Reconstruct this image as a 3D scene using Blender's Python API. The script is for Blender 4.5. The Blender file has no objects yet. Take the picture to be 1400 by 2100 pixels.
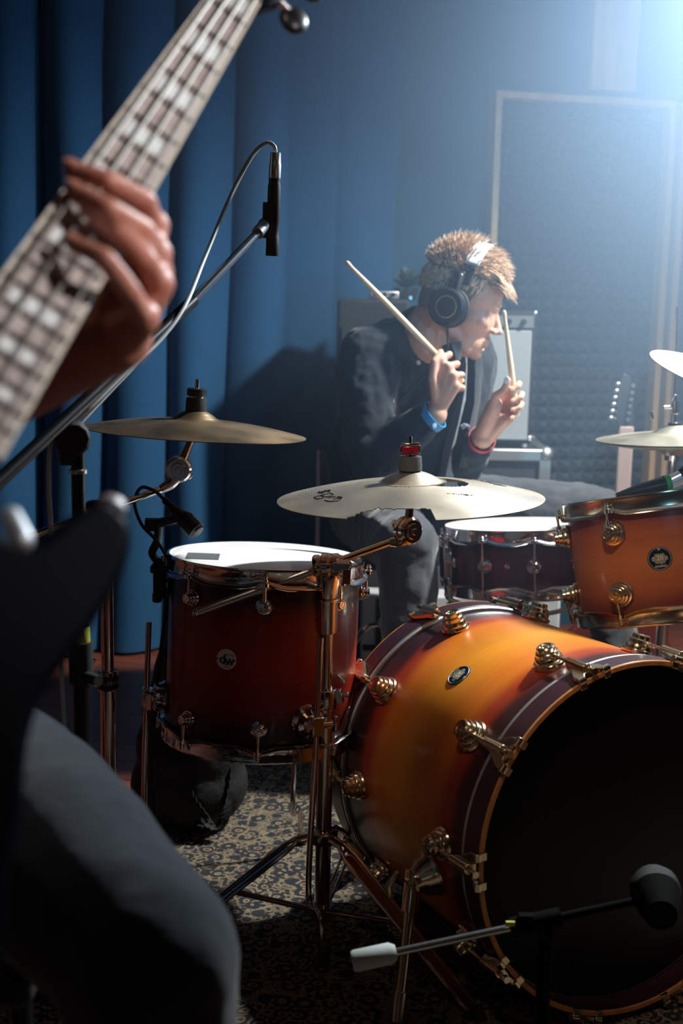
import bpy, bmesh, math, random
import numpy as np
from mathutils import Vector, Matrix, Euler
from math import sin, cos, pi, radians as rad
random.seed(7)
D = bpy.data; SC = bpy.context.scene; COL = SC.collection

# ------------------------------------------------------------------ camera
CAMZ, PITCH, ROLL, FPX = 1.15, rad(9.85), 0.02, 2600.0
CP = Vector((0, 0, CAMZ))
FW = Vector((0, cos(PITCH), -sin(PITCH)))
_r0 = Vector((1, 0, 0)); _u0 = Vector((0, sin(PITCH), cos(PITCH)))
RT = cos(ROLL)*_r0 + sin(ROLL)*_u0
UP = -sin(ROLL)*_r0 + cos(ROLL)*_u0
cd = D.cameras.new('camera'); cam = D.objects.new('camera', cd); COL.objects.link(cam)
cam.matrix_world = Matrix(((RT.x, UP.x, -FW.x, 0), (RT.y, UP.y, -FW.y, 0), (RT.z, UP.z, -FW.z, CAMZ), (0, 0, 0, 1)))
cd.sensor_fit = 'VERTICAL'; cd.sensor_height = 36; cd.sensor_width = 24
cd.lens = FPX/2100*36
cd.dof.use_dof = True; cd.dof.focus_distance = 2.2; cd.dof.aperture_fstop = 3.8
cd.clip_start = 0.02
SC.camera = cam
# ------------------------------------------------------------------ world, lights, exposure
SC.view_settings.view_transform = 'Standard'
try: SC.view_settings.look = 'None'
except Exception: pass
SC.view_settings.gamma = 1.0
SC.view_settings.exposure = 0.0
w = D.worlds.new('world'); SC.world = w; w.use_nodes = True
w.node_tree.nodes['Background'].inputs[0].default_value = (0.02, 0.04, 0.08, 1)
w.node_tree.nodes['Background'].inputs[1].default_value = 0.3

def spot(name, loc, tgt, power, color, size=40, blend=.6, radius=.06):
    l = D.lights.new(name, 'SPOT'); l.energy = power; l.color = color
    l.spot_size = rad(size); l.spot_blend = blend; l.shadow_soft_size = radius
    o = D.objects.new(name, l); COL.objects.link(o); o.location = loc
    o.rotation_euler = (Vector(tgt)-Vector(loc)).to_track_quat('-Z', 'Y').to_euler()
    return o
def area(name, loc, tgt, power, color, sx, sy):
    l = D.lights.new(name, 'AREA'); l.energy = power; l.color = color
    l.shape = 'RECTANGLE'; l.size = sx; l.size_y = sy
    o = D.objects.new(name, l); COL.objects.link(o); o.location = loc
    o.rotation_euler = (Vector(tgt)-Vector(loc)).to_track_quat('-Z', 'Y').to_euler()
    return o
KEY = Vector((1.26, 2.95, 2.26))
spot('stage_key_light', KEY, (0.35, 2.62, 0.4), 600, (0.76, 0.88, 1.0), 128, .95, .07)
spot('stage_blue_wash_light', (1.42, 0.0, 1.60), (.14, 4.1, 1.00), 120, (0.09, 0.52, 1.0), 25, 1.0, .05)
spot('guitar_spot_light', (1.35, .55, 2.05), (-.17, .98, 1.25), 120, (1.0, .95, .95), 30, 1.0, .06)
spot('warm_overhead_fill', (-.35, .55, 2.80), (.60, 2.25, .60), 100, (1.0, .78, .58), 31, .9, .10)  # overhead fill added to warm the bass drum and rack tom
area('warm_fill_light', (2.2, -1.6, 2.2), (0.0, 2.5, 0.7), 2, (1.0, 0.55, 0.30), 1.2, .8)  # unseen fill added to give the chrome warm reflections
HAZE = 0.98

# ------------------------------------------------------------------ helpers
def at(px, py, d):                      # a point seen at a pixel, d metres along the view axis
    return CP + d*(FW + (px-700)/FPX*RT - (py-1050)/FPX*UP)
def aty(px, py, y):                     # a point seen at a pixel, on the world plane y
    v = at(px, py, 1)-CP; return CP + v*((y-CP.y)/v.y)
def frame(o, z, xh=(1, 0, 0)):          # matrix with local z along z, x near xh
    z = Vector(z).normalized(); x = Vector(xh); x = (x-z*x.dot(z)).normalized(); y = z.cross(x)
    return Matrix(((x.x, y.x, z.x, o[0]), (x.y, y.y, z.y, o[1]), (x.z, y.z, z.z, o[2]), (0, 0, 0, 1)))
def T(x, y, z): return Matrix.Translation((x, y, z))
I4 = Matrix.Identity(4)
class MB:
    def __init__(s): s.v = []; s.f = []
    def add(s, vs, fs, M=None):
        n = len(s.v)
        s.v += [(M @ Vector(p)) if M is not None else Vector(p) for p in vs]
        s.f += [[i+n for i in f] for f in fs]; return s
    def tube(s, path, r, n=12, cap=True, closed=False, M=None):
        P = [Vector(p) for p in path]; m = len(P)
        R = r if hasattr(r, '__len__') else [r]*m
        vs = []; fs = []; up = None
        for i in range(m):
            if closed: t = (P[(i+1) % m]-P[i-1])
            else: t = P[min(i+1, m-1)]-P[max(i-1, 0)]
            t.normalize()
            if up is None:
                up = Vector((0, 0, 1)) if abs(t.z) < .9 else Vector((1, 0, 0))
            up = up - t*up.dot(t)
            if up.length < 1e-6: up = t.orthogonal()
            up.normalize(); sd = t.cross(up)
            for k in range(n):
                a = 2*pi*k/n; vs.append(P[i]+R[i]*(cos(a)*up+sin(a)*sd))
        for i in range(m if closed else m-1):
            j = (i+1) % m
            for k in range(n):
                l = (k+1) % n; fs.append([i*n+k, i*n+l, j*n+l, j*n+k])
        if cap and not closed:
            fs.append(list(range(n))[::-1]); fs.append([(m-1)*n+k for k in range(n)])
        return s.add(vs, fs, M)
    def cyl(s, a, b, r, r2=None, n=20, M=None): return s.tube([a, b], [r, r if r2 is None else r2], n, M=M)
    def lathe(s, prof, M=None, n=48, closed=False, a0=0, a1=2*pi):
        full = abs(a1-a0-2*pi) < 1e-6; k = n if full else n+1; m = len(prof); vs = []; fs = []
        for (r, z) in prof:
            for i in range(k):
                a = a0+(a1-a0)*i/n; vs.append((max(r, 1e-5)*cos(a), max(r, 1e-5)*sin(a), z))
        for j in range(m if closed else m-1):
            j2 = (j+1) % m
            for i in range(n):
                i2 = (i+1) % k; fs.append([j*k+i, j*k+i2, j2*k+i2, j2*k+i])
        return s.add(vs, fs, M)
    def box(s, c, sz, M=None):
        x, y, z = c; a, b, d = sz[0]/2, sz[1]/2, sz[2]/2
        vs = [(x+i*a, y+j*b, z+k*d) for k in (-1, 1) for j in (-1, 1) for i in (-1, 1)]
        return s.add(vs, [[0, 2, 3, 1], [4, 5, 7, 6], [0, 1, 5, 4], [2, 6, 7, 3], [0, 4, 6, 2], [1, 3, 7, 5]], M)
    def ell(s, c, r, M=None, n=20, m=12):
        if not hasattr(r, '__len__'): r = (r, r, r)
        pr = [(sin(pi*j/m), -cos(pi*j/m)) for j in range(m+1)]
        L = T(*c) @ Matrix.Diagonal((r[0], r[1], r[2], 1))
        return s.lathe(pr, (M @ L) if M is not None else L, n)
    def cap(s, a, b, ra, rb=None, n=16, M=None):   # capsule
        a = Vector(a); b = Vector(b); rb = ra if rb is None else rb; L = (b-a).length
        if L < 1e-5: return s.ell(a, ra, M)
        pr = [(ra*cos(t), -ra*-sin(t)) for t in [(-pi/2+pi/2*j/5) for j in range(6)]]
        pr = [(ra*cos(-pi/2+pi/2*j/5), ra*sin(-pi/2+pi/2*j/5)) for j in range(6)] + [(rb*cos(pi/2*j/5), L+rb*sin(pi/2*j/5)) for j in range(6)]
        F = frame(a, b-a, (1, .3, .2))
        return s.lathe(pr, (M @ F) if M is not None else F, n)
    def prism(s, poly, z0, z1, M=None):
        n = len(poly); vs = [(x, y, z0) for x, y in poly]+[(x, y, z1) for x, y in poly]
        fs = [list(range(n))[::-1], [n+i for i in range(n)]]+[[i, (i+1) % n, n+(i+1) % n, n+i] for i in range(n)]
        return s.add(vs, fs, M)
    def text(s, body, size, depth, M, align='CENTER'):
        c = D.curves.new('t', 'FONT'); c.body = body; c.size = size; c.extrude = depth
        c.align_x = align; c.align_y = 'CENTER'; c.resolution_u = 3
        o = D.objects.new('t', c); COL.objects.link(o)
        bpy.context.view_layer.update()
        me = o.evaluated_get(bpy.context.evaluated_depsgraph_get()).to_mesh()
        s.add([v.co.copy() for v in me.vertices], [list(p.vertices) for p in me.polygons], M)
        D.objects.remove(o); D.curves.remove(c); return s
W = {}
def finish_mesh(me, ang=38):
    bm = bmesh.new(); bm.from_mesh(me)
    bmesh.ops.remove_doubles(bm, verts=bm.verts, dist=2e-5)
    bmesh.ops.recalc_face_normals(bm, faces=bm.faces)
    for f in bm.faces: f.smooth = True
    ca = rad(ang)
    for e in bm.edges:
        if len(e.link_faces) == 2 and e.calc_face_angle(0) > ca: e.smooth = False
    bm.to_mesh(me); bm.free()
def build(mb, name, m, parent=None, local=False, bevel=0, ang=38, kind=None, label=None, M=None):
    me = D.meshes.new(name)
    W0 = W.get(parent, I4) if parent else (M if M is not None else I4)
    inv = I4 if local else W0.inverted()
    me.from_pydata([inv @ v for v in mb.v], [], mb.f); me.update()
    finish_mesh(me, ang); me.materials.append(m)
    o = D.objects.new(name, me); COL.objects.link(o)
    if parent: o.parent = parent
    elif M is not None: o.matrix_world = M
    W[o] = W0
    if bevel:
        b = o.modifiers.new('bevel', 'BEVEL'); b.width = bevel; b.segments = 2; b.limit_method = 'ANGLE'; b.angle_limit = rad(50)
    if kind: o['kind'] = kind
    if label: o['label'] = label
    return o
def tag(o, label, cat, group=None, kind=None):
    o['label'] = label; o['category'] = cat
    if group: o['group'] = group
    if kind: o['kind'] = kind
    return o
def thing(name, label, cat, M=(0, 0, 0), group=None):
    o = D.objects.new(name, None); COL.objects.link(o); o.empty_display_size = .05
    Mx = M if isinstance(M, Matrix) else T(*M)
    o.matrix_world = Mx; W[o] = Mx; return tag(o, label, cat, group)
def blob(mb, name, m, parent, voxel=.004, smooth=4, label=None, disp=None):   # one continuous skin over the shapes
    inv = W[parent].inverted()
    me = D.meshes.new(name+'_src'); me.from_pydata([inv @ v for v in mb.v], [], mb.f); me.update()
    bm = bmesh.new(); bm.from_mesh(me); bmesh.ops.remove_doubles(bm, verts=bm.verts, dist=1e-5)
    bmesh.ops.recalc_face_normals(bm, faces=bm.faces); bm.to_mesh(me); bm.free()
    o = D.objects.new('src', me); COL.objects.link(o)
    r = o.modifiers.new('r', 'REMESH'); r.mode = 'VOXEL'; r.voxel_size = voxel; r.use_smooth_shade = True
    if smooth: q = o.modifiers.new('s', 'SMOOTH'); q.iterations = smooth; q.factor = .5
    if disp:
        tx = D.textures.new(name, 'CLOUDS'); tx.noise_scale = disp[1]
        q = o.modifiers.new('d', 'DISPLACE'); q.texture = tx; q.strength = disp[0]; q.mid_level = .5
    bpy.context.view_layer.update()
    new = D.meshes.new_from_object(o.evaluated_get(bpy.context.evaluated_depsgraph_get()))
    D.objects.remove(o); new.name = name; new.materials.clear(); new.materials.append(m)
    for p in new.polygons: p.use_smooth = True
    o = D.objects.new(name, new); COL.objects.link(o); o.parent = parent; W[o] = W[parent]
    if label: o['label'] = label
    return o
def bez(p, n=24):                       # smooth path through points (Catmull-Rom)
    P = [Vector(q) for q in p]; P = [2*P[0]-P[1]]+P+[2*P[-1]-P[-2]]; out = []
    for i in range(1, len(P)-2):
        for k in range(n):
            t = k/n; a, b, c, d = P[i-1:i+3]
            out.append(.5*((2*b)+(c-a)*t+(2*a-5*b+4*c-d)*t*t+(3*b-a-3*c+d)*t**3))
    out.append(P[-2]); return out

# ------------------------------------------------------------------ materials
class Mt:
    def __init__(s, name):
        s.m = D.materials.new(name); s.m.use_nodes = True; s.nt = s.m.node_tree
        s.p = s.nt.nodes['Principled BSDF']; s.tc = None
    def n(s, t, **kw):
        x = s.nt.nodes.new(t)
        for k, v in kw.items():
            if k.startswith('i_'):
                x.inputs[k[2:].replace('_', ' ')].default_value = v
            else: setattr(x, k, v)
        return x
    def l(s, a, b): s.nt.links.new(a, b)
    def obj(s, scale=(1, 1, 1), rot=(0, 0, 0)):
        if not s.tc: s.tc = s.n('ShaderNodeTexCoord')
        mp = s.n('ShaderNodeMapping'); mp.inputs['Scale'].default_value = scale; mp.inputs['Rotation'].default_value = rot
        s.l(s.tc.outputs['Object'], mp.inputs[0]); return mp.outputs[0]
    def ramp(s, fac, stops, interp='LINEAR'):
        r = s.n('ShaderNodeValToRGB'); r.color_ramp.interpolation = interp
        e = r.color_ramp.elements
        while len(e) < len(stops): e.new(.5)
        for i, (p, c) in enumerate(stops): e[i].position = p; e[i].color = (*c, 1)
        s.l(fac, r.inputs[0]); return r.outputs[0]
    def bump(s, h, st=.3, dist=.002):
        b = s.n('ShaderNodeBump'); b.inputs['Strength'].default_value = st; b.inputs['Distance'].default_value = dist
        s.l(h, b.inputs['Height']); s.l(b.outputs[0], s.p.inputs['Normal'])
def pbr(name, c, rough=.5, metal=0, noise=0, nscale=40, bump=0, bscale=200, coat=0, sheen=0, sss=0, stretch=(1, 1, 1), spec=None, dist=.002):
    M = Mt(name); p = M.p
    p.inputs['Base Color'].default_value = (*c, 1); p.inputs['Roughness'].default_value = rough; p.inputs['Metallic'].default_value = metal
    if coat: p.inputs['Coat Weight'].default_value = coat; p.inputs['Coat Roughness'].default_value = .08
    if sheen: p.inputs['Sheen Weight'].default_value = sheen
    if sss: p.inputs['Subsurface Weight'].default_value = sss; p.inputs['Subsurface Radius'].default_value = (.012, .004, .002)
    if spec is not None: p.inputs['Specular IOR Level'].default_value = spec
    if noise:
        nz = M.n('ShaderNodeTexNoise'); nz.inputs['Scale'].default_value = nscale; nz.inputs['Detail'].default_value = 6
        M.l(M.obj(stretch), nz.inputs['Vector'])
        M.l(M.ramp(nz.outputs['Fac'], [(.3, tuple(x*(1-noise) for x in c)), (.7, tuple(min(1, x*(1+noise)) for x in c))]), p.inputs['Base Color'])
    if bump:
        nz = M.n('ShaderNodeTexNoise'); nz.inputs['Scale'].default_value = bscale; nz.inputs['Detail'].default_value = 4
        M.l(M.obj(stretch), nz.inputs['Vector']); M.bump(nz.outputs['Fac'], bump, dist)
    return M.m
def burst(name, stops, zmid, half, rough=.22, grain=.25):
    M = Mt(name); o = M.obj(); sp = M.n('ShaderNodeSeparateXYZ'); M.l(o, sp.inputs[0])
    nz = M.n('ShaderNodeTexNoise'); nz.inputs['Scale'].default_value = 5; M.l(o, nz.inputs['Vector'])
    a = M.n('ShaderNodeMath', operation='SUBTRACT'); M.l(sp.outputs['Z'], a.inputs[0]); a.inputs[1].default_value = zmid
    b = M.n('ShaderNodeMath', operation='ABSOLUTE'); M.l(a.outputs[0], b.inputs[0])
    c = M.n('ShaderNodeMath', operation='DIVIDE'); M.l(b.outputs[0], c.inputs[0]); c.inputs[1].default_value = half
    q = M.n('ShaderNodeMath', operation='MULTIPLY_ADD'); M.l(nz.outputs['Fac'], q.inputs[0]); q.inputs[1].default_value = .22; q.inputs[2].default_value = -.11
    d = M.n('ShaderNodeMath', operation='ADD'); M.l(c.outputs[0], d.inputs[0]); M.l(q.outputs[0], d.inputs[1])
    col = M.ramp(d.outputs[0], stops, 'EASE')
    g = M.n('ShaderNodeTexNoise'); g.inputs['Scale'].default_value = 14; g.inputs['Detail'].default_value = 8; M.l(M.obj((1, 1, 22)), g.inputs['Vector'])
    gr = M.ramp(g.outputs['Fac'], [(.25, (1-grain,)*3), (.7, (1, 1, 1))])
    mx = M.n('ShaderNodeMix', data_type='RGBA', blend_type='MULTIPLY'); mx.inputs[0].default_value = 1
    M.l(col, mx.inputs[6]); M.l(gr, mx.inputs[7]); M.l(mx.outputs[2], M.p.inputs['Base Color'])
    M.p.inputs['Roughness'].default_value = .4; M.p.inputs['Coat Weight'].default_value = .28; M.p.inputs['Coat Roughness'].default_value = rough
    return M.m
chrome = pbr('chrome', (.78, .74, .74), .09, 1, bump=.04, bscale=30)
dchrome = pbr('nickel', (.62, .52, .50), .14, 1, bump=.04, bscale=30)
gold = pbr('gold_plating', (.82, .67, .46), .2, 1, bump=.05, bscale=60)
steel = pbr('brushed_steel', (.6, .6, .62), .3, 1)
alu = pbr('aluminium', (.72, .74, .78), .42, 1)
blackp = pbr('black_plastic', (.012, .013, .015), .38)
blackr = pbr('black_rubber', (.015, .015, .017), .7)
blackm = pbr('black_powder_coat', (.012, .013, .016), .3, .4)
felt = pbr('grey_felt', (.09, .10, .11), .95, bump=.6, bscale=500)
headwhite = pbr('coated_drumhead', (.86, .85, .85), .55, noise=.04, nscale=12, bump=.15, bscale=900)
headblack = pbr('black_drumhead', (.004, .004, .005), .42, spec=.25)
bare = pbr('bare_maple_edge', (.55, .22, .07), .4, noise=.2, nscale=60)
wood_pale = pbr('pale_pine', (.72, .46, .25), .55, noise=.2, nscale=14, stretch=(1, 1, .1))
hickory = pbr('hickory_stick', (.80, .60, .40), .5, noise=.12, nscale=20)
skin = pbr('skin', (.68, .36, .26), .5, noise=.10, nscale=30, bump=.15, bscale=260, sss=.15)
skin2 = pbr('skin_tan', (.50, .20, .14), .45, noise=.12, nscale=40, bump=.2, bscale=200, sss=.15)
hairdark = pbr('short_brown_hair', (.20, .13, .09), .7, noise=.35, nscale=120, bump=.6, bscale=400)
hairm = pbr('ash_blond_hair', (.56, .37, .24), .55, noise=.35, nscale=90, spec=.6)
denim_b = pbr('dark_jacket_cloth', (.020, .025, .034), .9, noise=.25, nscale=30, bump=.3, bscale=14, sheen=.15, stretch=(1.6, 1.6, .6), dist=.012, spec=.2)
greyc = pbr('grey_lining_cloth', (.20, .22, .27), .85, bump=.5, bscale=40, sheen=.3, dist=.01)
jeans_d = pbr('washed_black_jeans', (.038, .042, .056), .85, noise=.3, nscale=18, bump=.5, bscale=26, sheen=.4, dist=.008)
jeans_g = pbr('slate_grey_trousers', (.017, .024, .034), .95, noise=.25, nscale=8, bump=.4, bscale=9, sheen=.2, dist=.015, spec=.15)
tshirt = pbr('black_cotton', (.01, .011, .013), .9, bump=.3, bscale=60)
bassbody = pbr('black_gloss_lacquer', (.0012, .002, .005), .45, spec=.03)
satin = pbr('satin_nickel', (.80, .84, .88), .5, .8)
bagm = pbr('black_nylon', (.006, .006, .007), .75, bump=.4, bscale=40, dist=.01)
blueband = pbr('blue_paper_band', (.04, .30, .62), .6)
redband = pbr('red_paper_band', (.55, .05, .06), .6)
tolex = pbr('black_tolex', (.010, .011, .013), .8, bump=.5, bscale=600)
case_ply = pbr('grey_laminate', (.045, .05, .062), .45, noise=.15, nscale=30)
grille = pbr('silver_grille_cloth', (.36, .38, .41), .8, noise=.12, nscale=300, bump=.4, bscale=500)
foamm = pbr('charcoal_foam', (.045, .055, .07), .95, noise=.15, nscale=100)
tapem = pbr('grey_gaffer_tape', (.10, .11, .12), .7, bump=.2, bscale=300)
white_label = pbr('white_enamel', (.78, .76, .76), .4)
dark_ink = pbr('dark_ink', (.02, .02, .03), .5)
badge_dark = pbr('blued_badge', (.012, .025, .05), .3, .5)
badge_pale = pbr('pale_badge_enamel', (.26, .26, .18), .4)
silver_ink = pbr('silver_print', (.45, .45, .48), .4, .6)
greenband = pbr('green_tape', (.03, .22, .08), .5)
red_pl = pbr('red_plastic', (.30, .01, .03), .25, coat=.5)
wallblue = pbr('blue_wall_fabric', (.020, .085, .145), .9, noise=.12, nscale=3)
ceilm = pbr('dark_ceiling', (.03, .03, .035), .9)
warmwall = pbr('terracotta_brick', (.13, .06, .045), .8, noise=.3, nscale=5)
plantm = pbr('dark_leaf', (.05, .08, .05), .6, noise=.3, nscale=60)
yellowt = pbr('yellow_tape', (.45, .48, .06), .5)
silverpad = pbr('silver_headband', (.60, .64, .72), .35, .3)
board = pbr('glossy_rosewood', (.47, .40, .37), .35, noise=.2, nscale=60)
inlay = pbr('pearl_inlay', (.80, .85, .85), .25)
fretm = pbr('fret_wire_dark', (.06, .045, .04), .5, .5)
bindm = pbr('cream_binding', (.72, .66, .55), .4)
nickel = pbr('round_wound_string', (.34, .31, .28), .5, .8)
neckwood = pbr('dark_neck_wood', (.09, .05, .03), .4, coat=.3)

def curtain_mat():
    M = Mt('blue_curtain_cloth'); o = M.obj((60, 60, 60)); nz = M.n('ShaderNodeTexNoise'); nz.inputs['Scale'].default_value = 3; M.l(o, nz.inputs['Vector'])
    M.l(M.ramp(nz.outputs['Fac'], [(.3, (.008, .064, .155)), (.7, (.011, .082, .19))]), M.p.inputs['Base Color'])
    M.p.inputs['Roughness'].default_value = .9; M.bump(nz.outputs['Fac'], .2, .001); return M.m
curtm = curtain_mat()
def floor_mat():
    M = Mt('red_brown_boards'); o = M.obj((1, 1, 1), (0, 0, .25)); br = M.n('ShaderNodeTexBrick'); M.l(o, br.inputs['Vector'])
    br.inputs['Scale'].default_value = 1; br.inputs['Brick Width'].default_value = 1.3; br.inputs['Row Height'].default_value = .11; br.inputs['Mortar Size'].default_value = .003
    br.inputs['Color1'].default_value = (.27, .075, .045, 1); br.inputs['Color2'].default_value = (.17, .05, .03, 1); br.inputs['Mortar'].default_value = (.02, .008, .006, 1)
    g = M.n('ShaderNodeTexNoise'); g.inputs['Scale'].default_value = 6; g.inputs['Detail'].default_value = 8; M.l(M.obj((1, 14, 1), (0, 0, .25)), g.inputs['Vector'])
    mx = M.n('ShaderNodeMix', data_type='RGBA', blend_type='MULTIPLY'); mx.inputs[0].default_value = .7
    M.l(br.outputs['Color'], mx.inputs[6]); M.l(M.ramp(g.outputs['Fac'], [(.3, (.45, .4, .4)), (.7, (1, 1, 1))]), mx.inputs[7])
    M.l(mx.outputs[2], M.p.inputs['Base Color']); M.p.inputs['Roughness'].default_value = .38; return M.m
floorm = floor_mat()
def rug_mat():
    M = Mt('persian_rug_pile'); o = M.obj()
    dn = M.n('ShaderNodeTexNoise'); dn.inputs['Scale'].default_value = 18; dn.inputs['Detail'].default_value = 3; M.l(o, dn.inputs['Vector'])
    mv = M.n('ShaderNodeMix', data_type='VECTOR'); mv.inputs[0].default_value = .02
    M.l(o, mv.inputs[4]); M.l(dn.outputs['Color'], mv.inputs[5])
    vec = mv.outputs[1]
    v1 = M.n('ShaderNodeTexVoronoi', feature='DISTANCE_TO_EDGE'); v1.inputs['Scale'].default_value = 30; v1.inputs['Randomness'].default_value = .55; M.l(vec, v1.inputs['Vector'])
    v2 = M.n('ShaderNodeTexVoronoi'); v2.inputs['Scale'].default_value = 62; v2.inputs['Randomness'].default_value = .8; M.l(vec, v2.inputs['Vector'])
    v3 = M.n('ShaderNodeTexVoronoi'); v3.inputs['Scale'].default_value = 30; v3.inputs['Randomness'].default_value = .55; M.l(vec, v3.inputs['Vector'])
    c1 = M.ramp(v3.outputs['Distance'], [(0, (.12, .04, .025)), (.16, (.26, .20, .13)), (.26, (.018, .02, .03)), (.50, (.17, .13, .085))], 'CONSTANT')
    c2 = M.ramp(v2.outputs['Distance'], [(0, (.018, .02, .03)), (.34, (.26, .20, .13)), (.62, (.03, .02, .018))], 'CONSTANT')
    e = M.ramp(v1.outputs['Distance'], [(0, (1, 1, 1)), (.09, (0, 0, 0))], 'CONSTANT')
    mx = M.n('ShaderNodeMix', data_type='RGBA'); M.l(e, mx.inputs[0]); M.l(c1, mx.inputs[6]); M.l(c2, mx.inputs[7])
    # woven border bands
    sp = M.n('ShaderNodeSeparateXYZ'); M.l(o, sp.inputs[0])
    ax = M.n('ShaderNodeMath', operation='ABSOLUTE'); M.l(sp.outputs['X'], ax.inputs[0])
    bx = M.ramp(ax.outputs[0], [(0, (0, 0, 0)), (.30, (.7, .7, .7)), (.315, (0, 0, 0)), (.40, (.7, .7, .7)), (.415, (0, 0, 0))], 'CONSTANT')
    m2 = M.n('ShaderNodeMix', data_type='RGBA'); M.l(bx, m2.inputs[0]); M.l(mx.outputs[2], m2.inputs[6]); m2.inputs[7].default_value = (.22, .17, .11, 1)
    pn = M.n('ShaderNodeTexNoise'); pn.inputs['Scale'].default_value = 350; M.l(o, pn.inputs['Vector'])
    m3 = M.n('ShaderNodeMix', data_type='RGBA', blend_type='MULTIPLY'); m3.inputs[0].default_value = .6
    M.l(m2.outputs[2], m3.inputs[6]); M.l(M.ramp(pn.outputs['Fac'], [(.3, (.5, .5, .5)), (.7, (1, 1, 1))]), m3.inputs[7])
    M.l(m3.outputs[2], M.p.inputs['Base Color']); M.p.inputs['Roughness'].default_value = .95; M.bump(pn.outputs['Fac'], .6, .003); return M.m
rugm = rug_mat()
def cymbal_mat(name, c, rough, patina=.4):
    M = Mt(name); o = M.obj(); sp = M.n('ShaderNodeVectorMath', operation='MULTIPLY'); sp.inputs[1].default_value = (1, 1, 0); M.l(o, sp.inputs[0])
    ln = M.n('ShaderNodeVectorMath', operation='LENGTH'); M.l(sp.outputs[0], ln.inputs[0])
    wv = M.n('ShaderNodeMath', operation='MULTIPLY'); wv.inputs[1].default_value = 2200; M.l(ln.outputs['Value'], wv.inputs[0])
    sn = M.n('ShaderNodeMath', operation='SINE'); M.l(wv.outputs[0], sn.inputs[0]); M.bump(sn.outputs[0], .35, .0006)
    nz = M.n('ShaderNodeTexNoise'); nz.inputs['Scale'].default_value = 9; nz.inputs['Detail'].default_value = 8; M.l(o, nz.inputs['Vector'])
    M.l(M.ramp(nz.outputs['Fac'], [(.3, tuple(x*(1-patina) for x in c)), (.65, c)]), M.p.inputs['Base Color'])
    rr = M.n('ShaderNodeMath', operation='MULTIPLY_ADD'); rr.inputs[1].default_value = .3; rr.inputs[2].default_value = rough-.15; M.l(nz.outputs['Fac'], rr.inputs[0]); M.l(rr.outputs[0], M.p.inputs['Roughness'])
    M.p.inputs['Metallic'].default_value = .9; return M.m
cym_pale = cymbal_mat('pale_bronze', (.64, .55, .44), .42, .22)
cym_dark = cymbal_mat('tarnished_bronze', (.38, .26, .15), .40, .55)
cym_hat = cymbal_mat('hammered_bronze', (.72, .64, .50), .38, .3)

# ------------------------------------------------------------------ room
def struct(o): o['kind'] = 'structure'; return o
wy = lambda x: 4.18+.24*x               # the rear wall runs slightly away to the right
m = MB(); m.box((0.2, 1.2, -.05), (6.4, 9.2, .1)); struct(build(m, 'floor', floorm))
m = MB(); m.box((0.2, 1.2, 2.95), (6.4, 9.2, .1)); struct(build(m, 'ceiling', ceilm))
ang = math.atan(.24)
m = MB(); m.box((0, .05, 1.45), (8, .1, 2.9), T(0, 4.18, 0) @ Matrix.Rotation(ang, 4, 'Z')); struct(build(m, 'wall_rear', wallblue))
m = MB(); m.box((-2.75, 1.2, 1.45), (.1, 9.2, 2.9)); struct(build(m, 'wall_left', warmwall))
m = MB(); m.box((3.2, 1.2, 1.45), (.1, 9.2, 2.9)); struct(build(m, 'wall_right', warmwall))
m = MB(); m.box((0.2, -3.15, 1.45), (6.4, .1, 2.9)); struct(build(m, 'wall_front', warmwall))
# curtain with deep folds
folds = [-2.6, -2.4, -2.2, -2.0, -1.82, -1.63, -1.44, -1.27, -1.10, -.93, -.745, -.55, -.375, -.21, -.05, .145]
xs = []; 
for a, b in zip(folds[:-1], folds[1:]):
    for k in range(16): xs.append((a+(b-a)*k/16, k/16, a))
xs.append((folds[-1], 0, folds[-1]))
zs = [0.012, .3, .8, 1.3, 1.8, 2.3, 2.86]; vs = []; fs = []
for side in (0, 1):
    for z in zs:
        for (x, t, a) in xs:
            dep = .075 if a < -.4 else (.04 if a < -.3 else .010)
            dep *= (1.1-.12*z)
            off = .03+dep*(abs(sin(pi*t))**.75)+.012*sin(9*x+1.3*z)+.006*sin(23*x+z)
            xx = x+.018*(z-.7)+.008*sin(3*z+a*9)
            vs.append((xx, wy(xx)-.03-off-(.0 if side else .006), z))
nx = len(xs); nz_ = len(zs); N1 = nx*nz_
for s_ in (0, 1):
    for j in range(nz_-1):
        for i in range(nx-1):
            q = [s_*N1+j*nx+i, s_*N1+j*nx+i+1, s_*N1+(j+1)*nx+i+1, s_*N1+(j+1)*nx+i]; fs.append(q)
for j in range(nz_-1):
    for i in (0, nx-1): fs.append([j*nx+i, (j+1)*nx+i, N1+(j+1)*nx+i, N1+j*nx+i])
for i in range(nx-1):
    for j in (0, nz_-1): fs.append([j*nx+i, j*nx+i+1, N1+j*nx+i+1, N1+j*nx+i])
m = MB(); m.add(vs, fs)
tag(build(m, 'stage_curtain', curtm, ang=70), 'heavy blue curtain hanging in deep folds at the back left', 'curtain')
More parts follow.
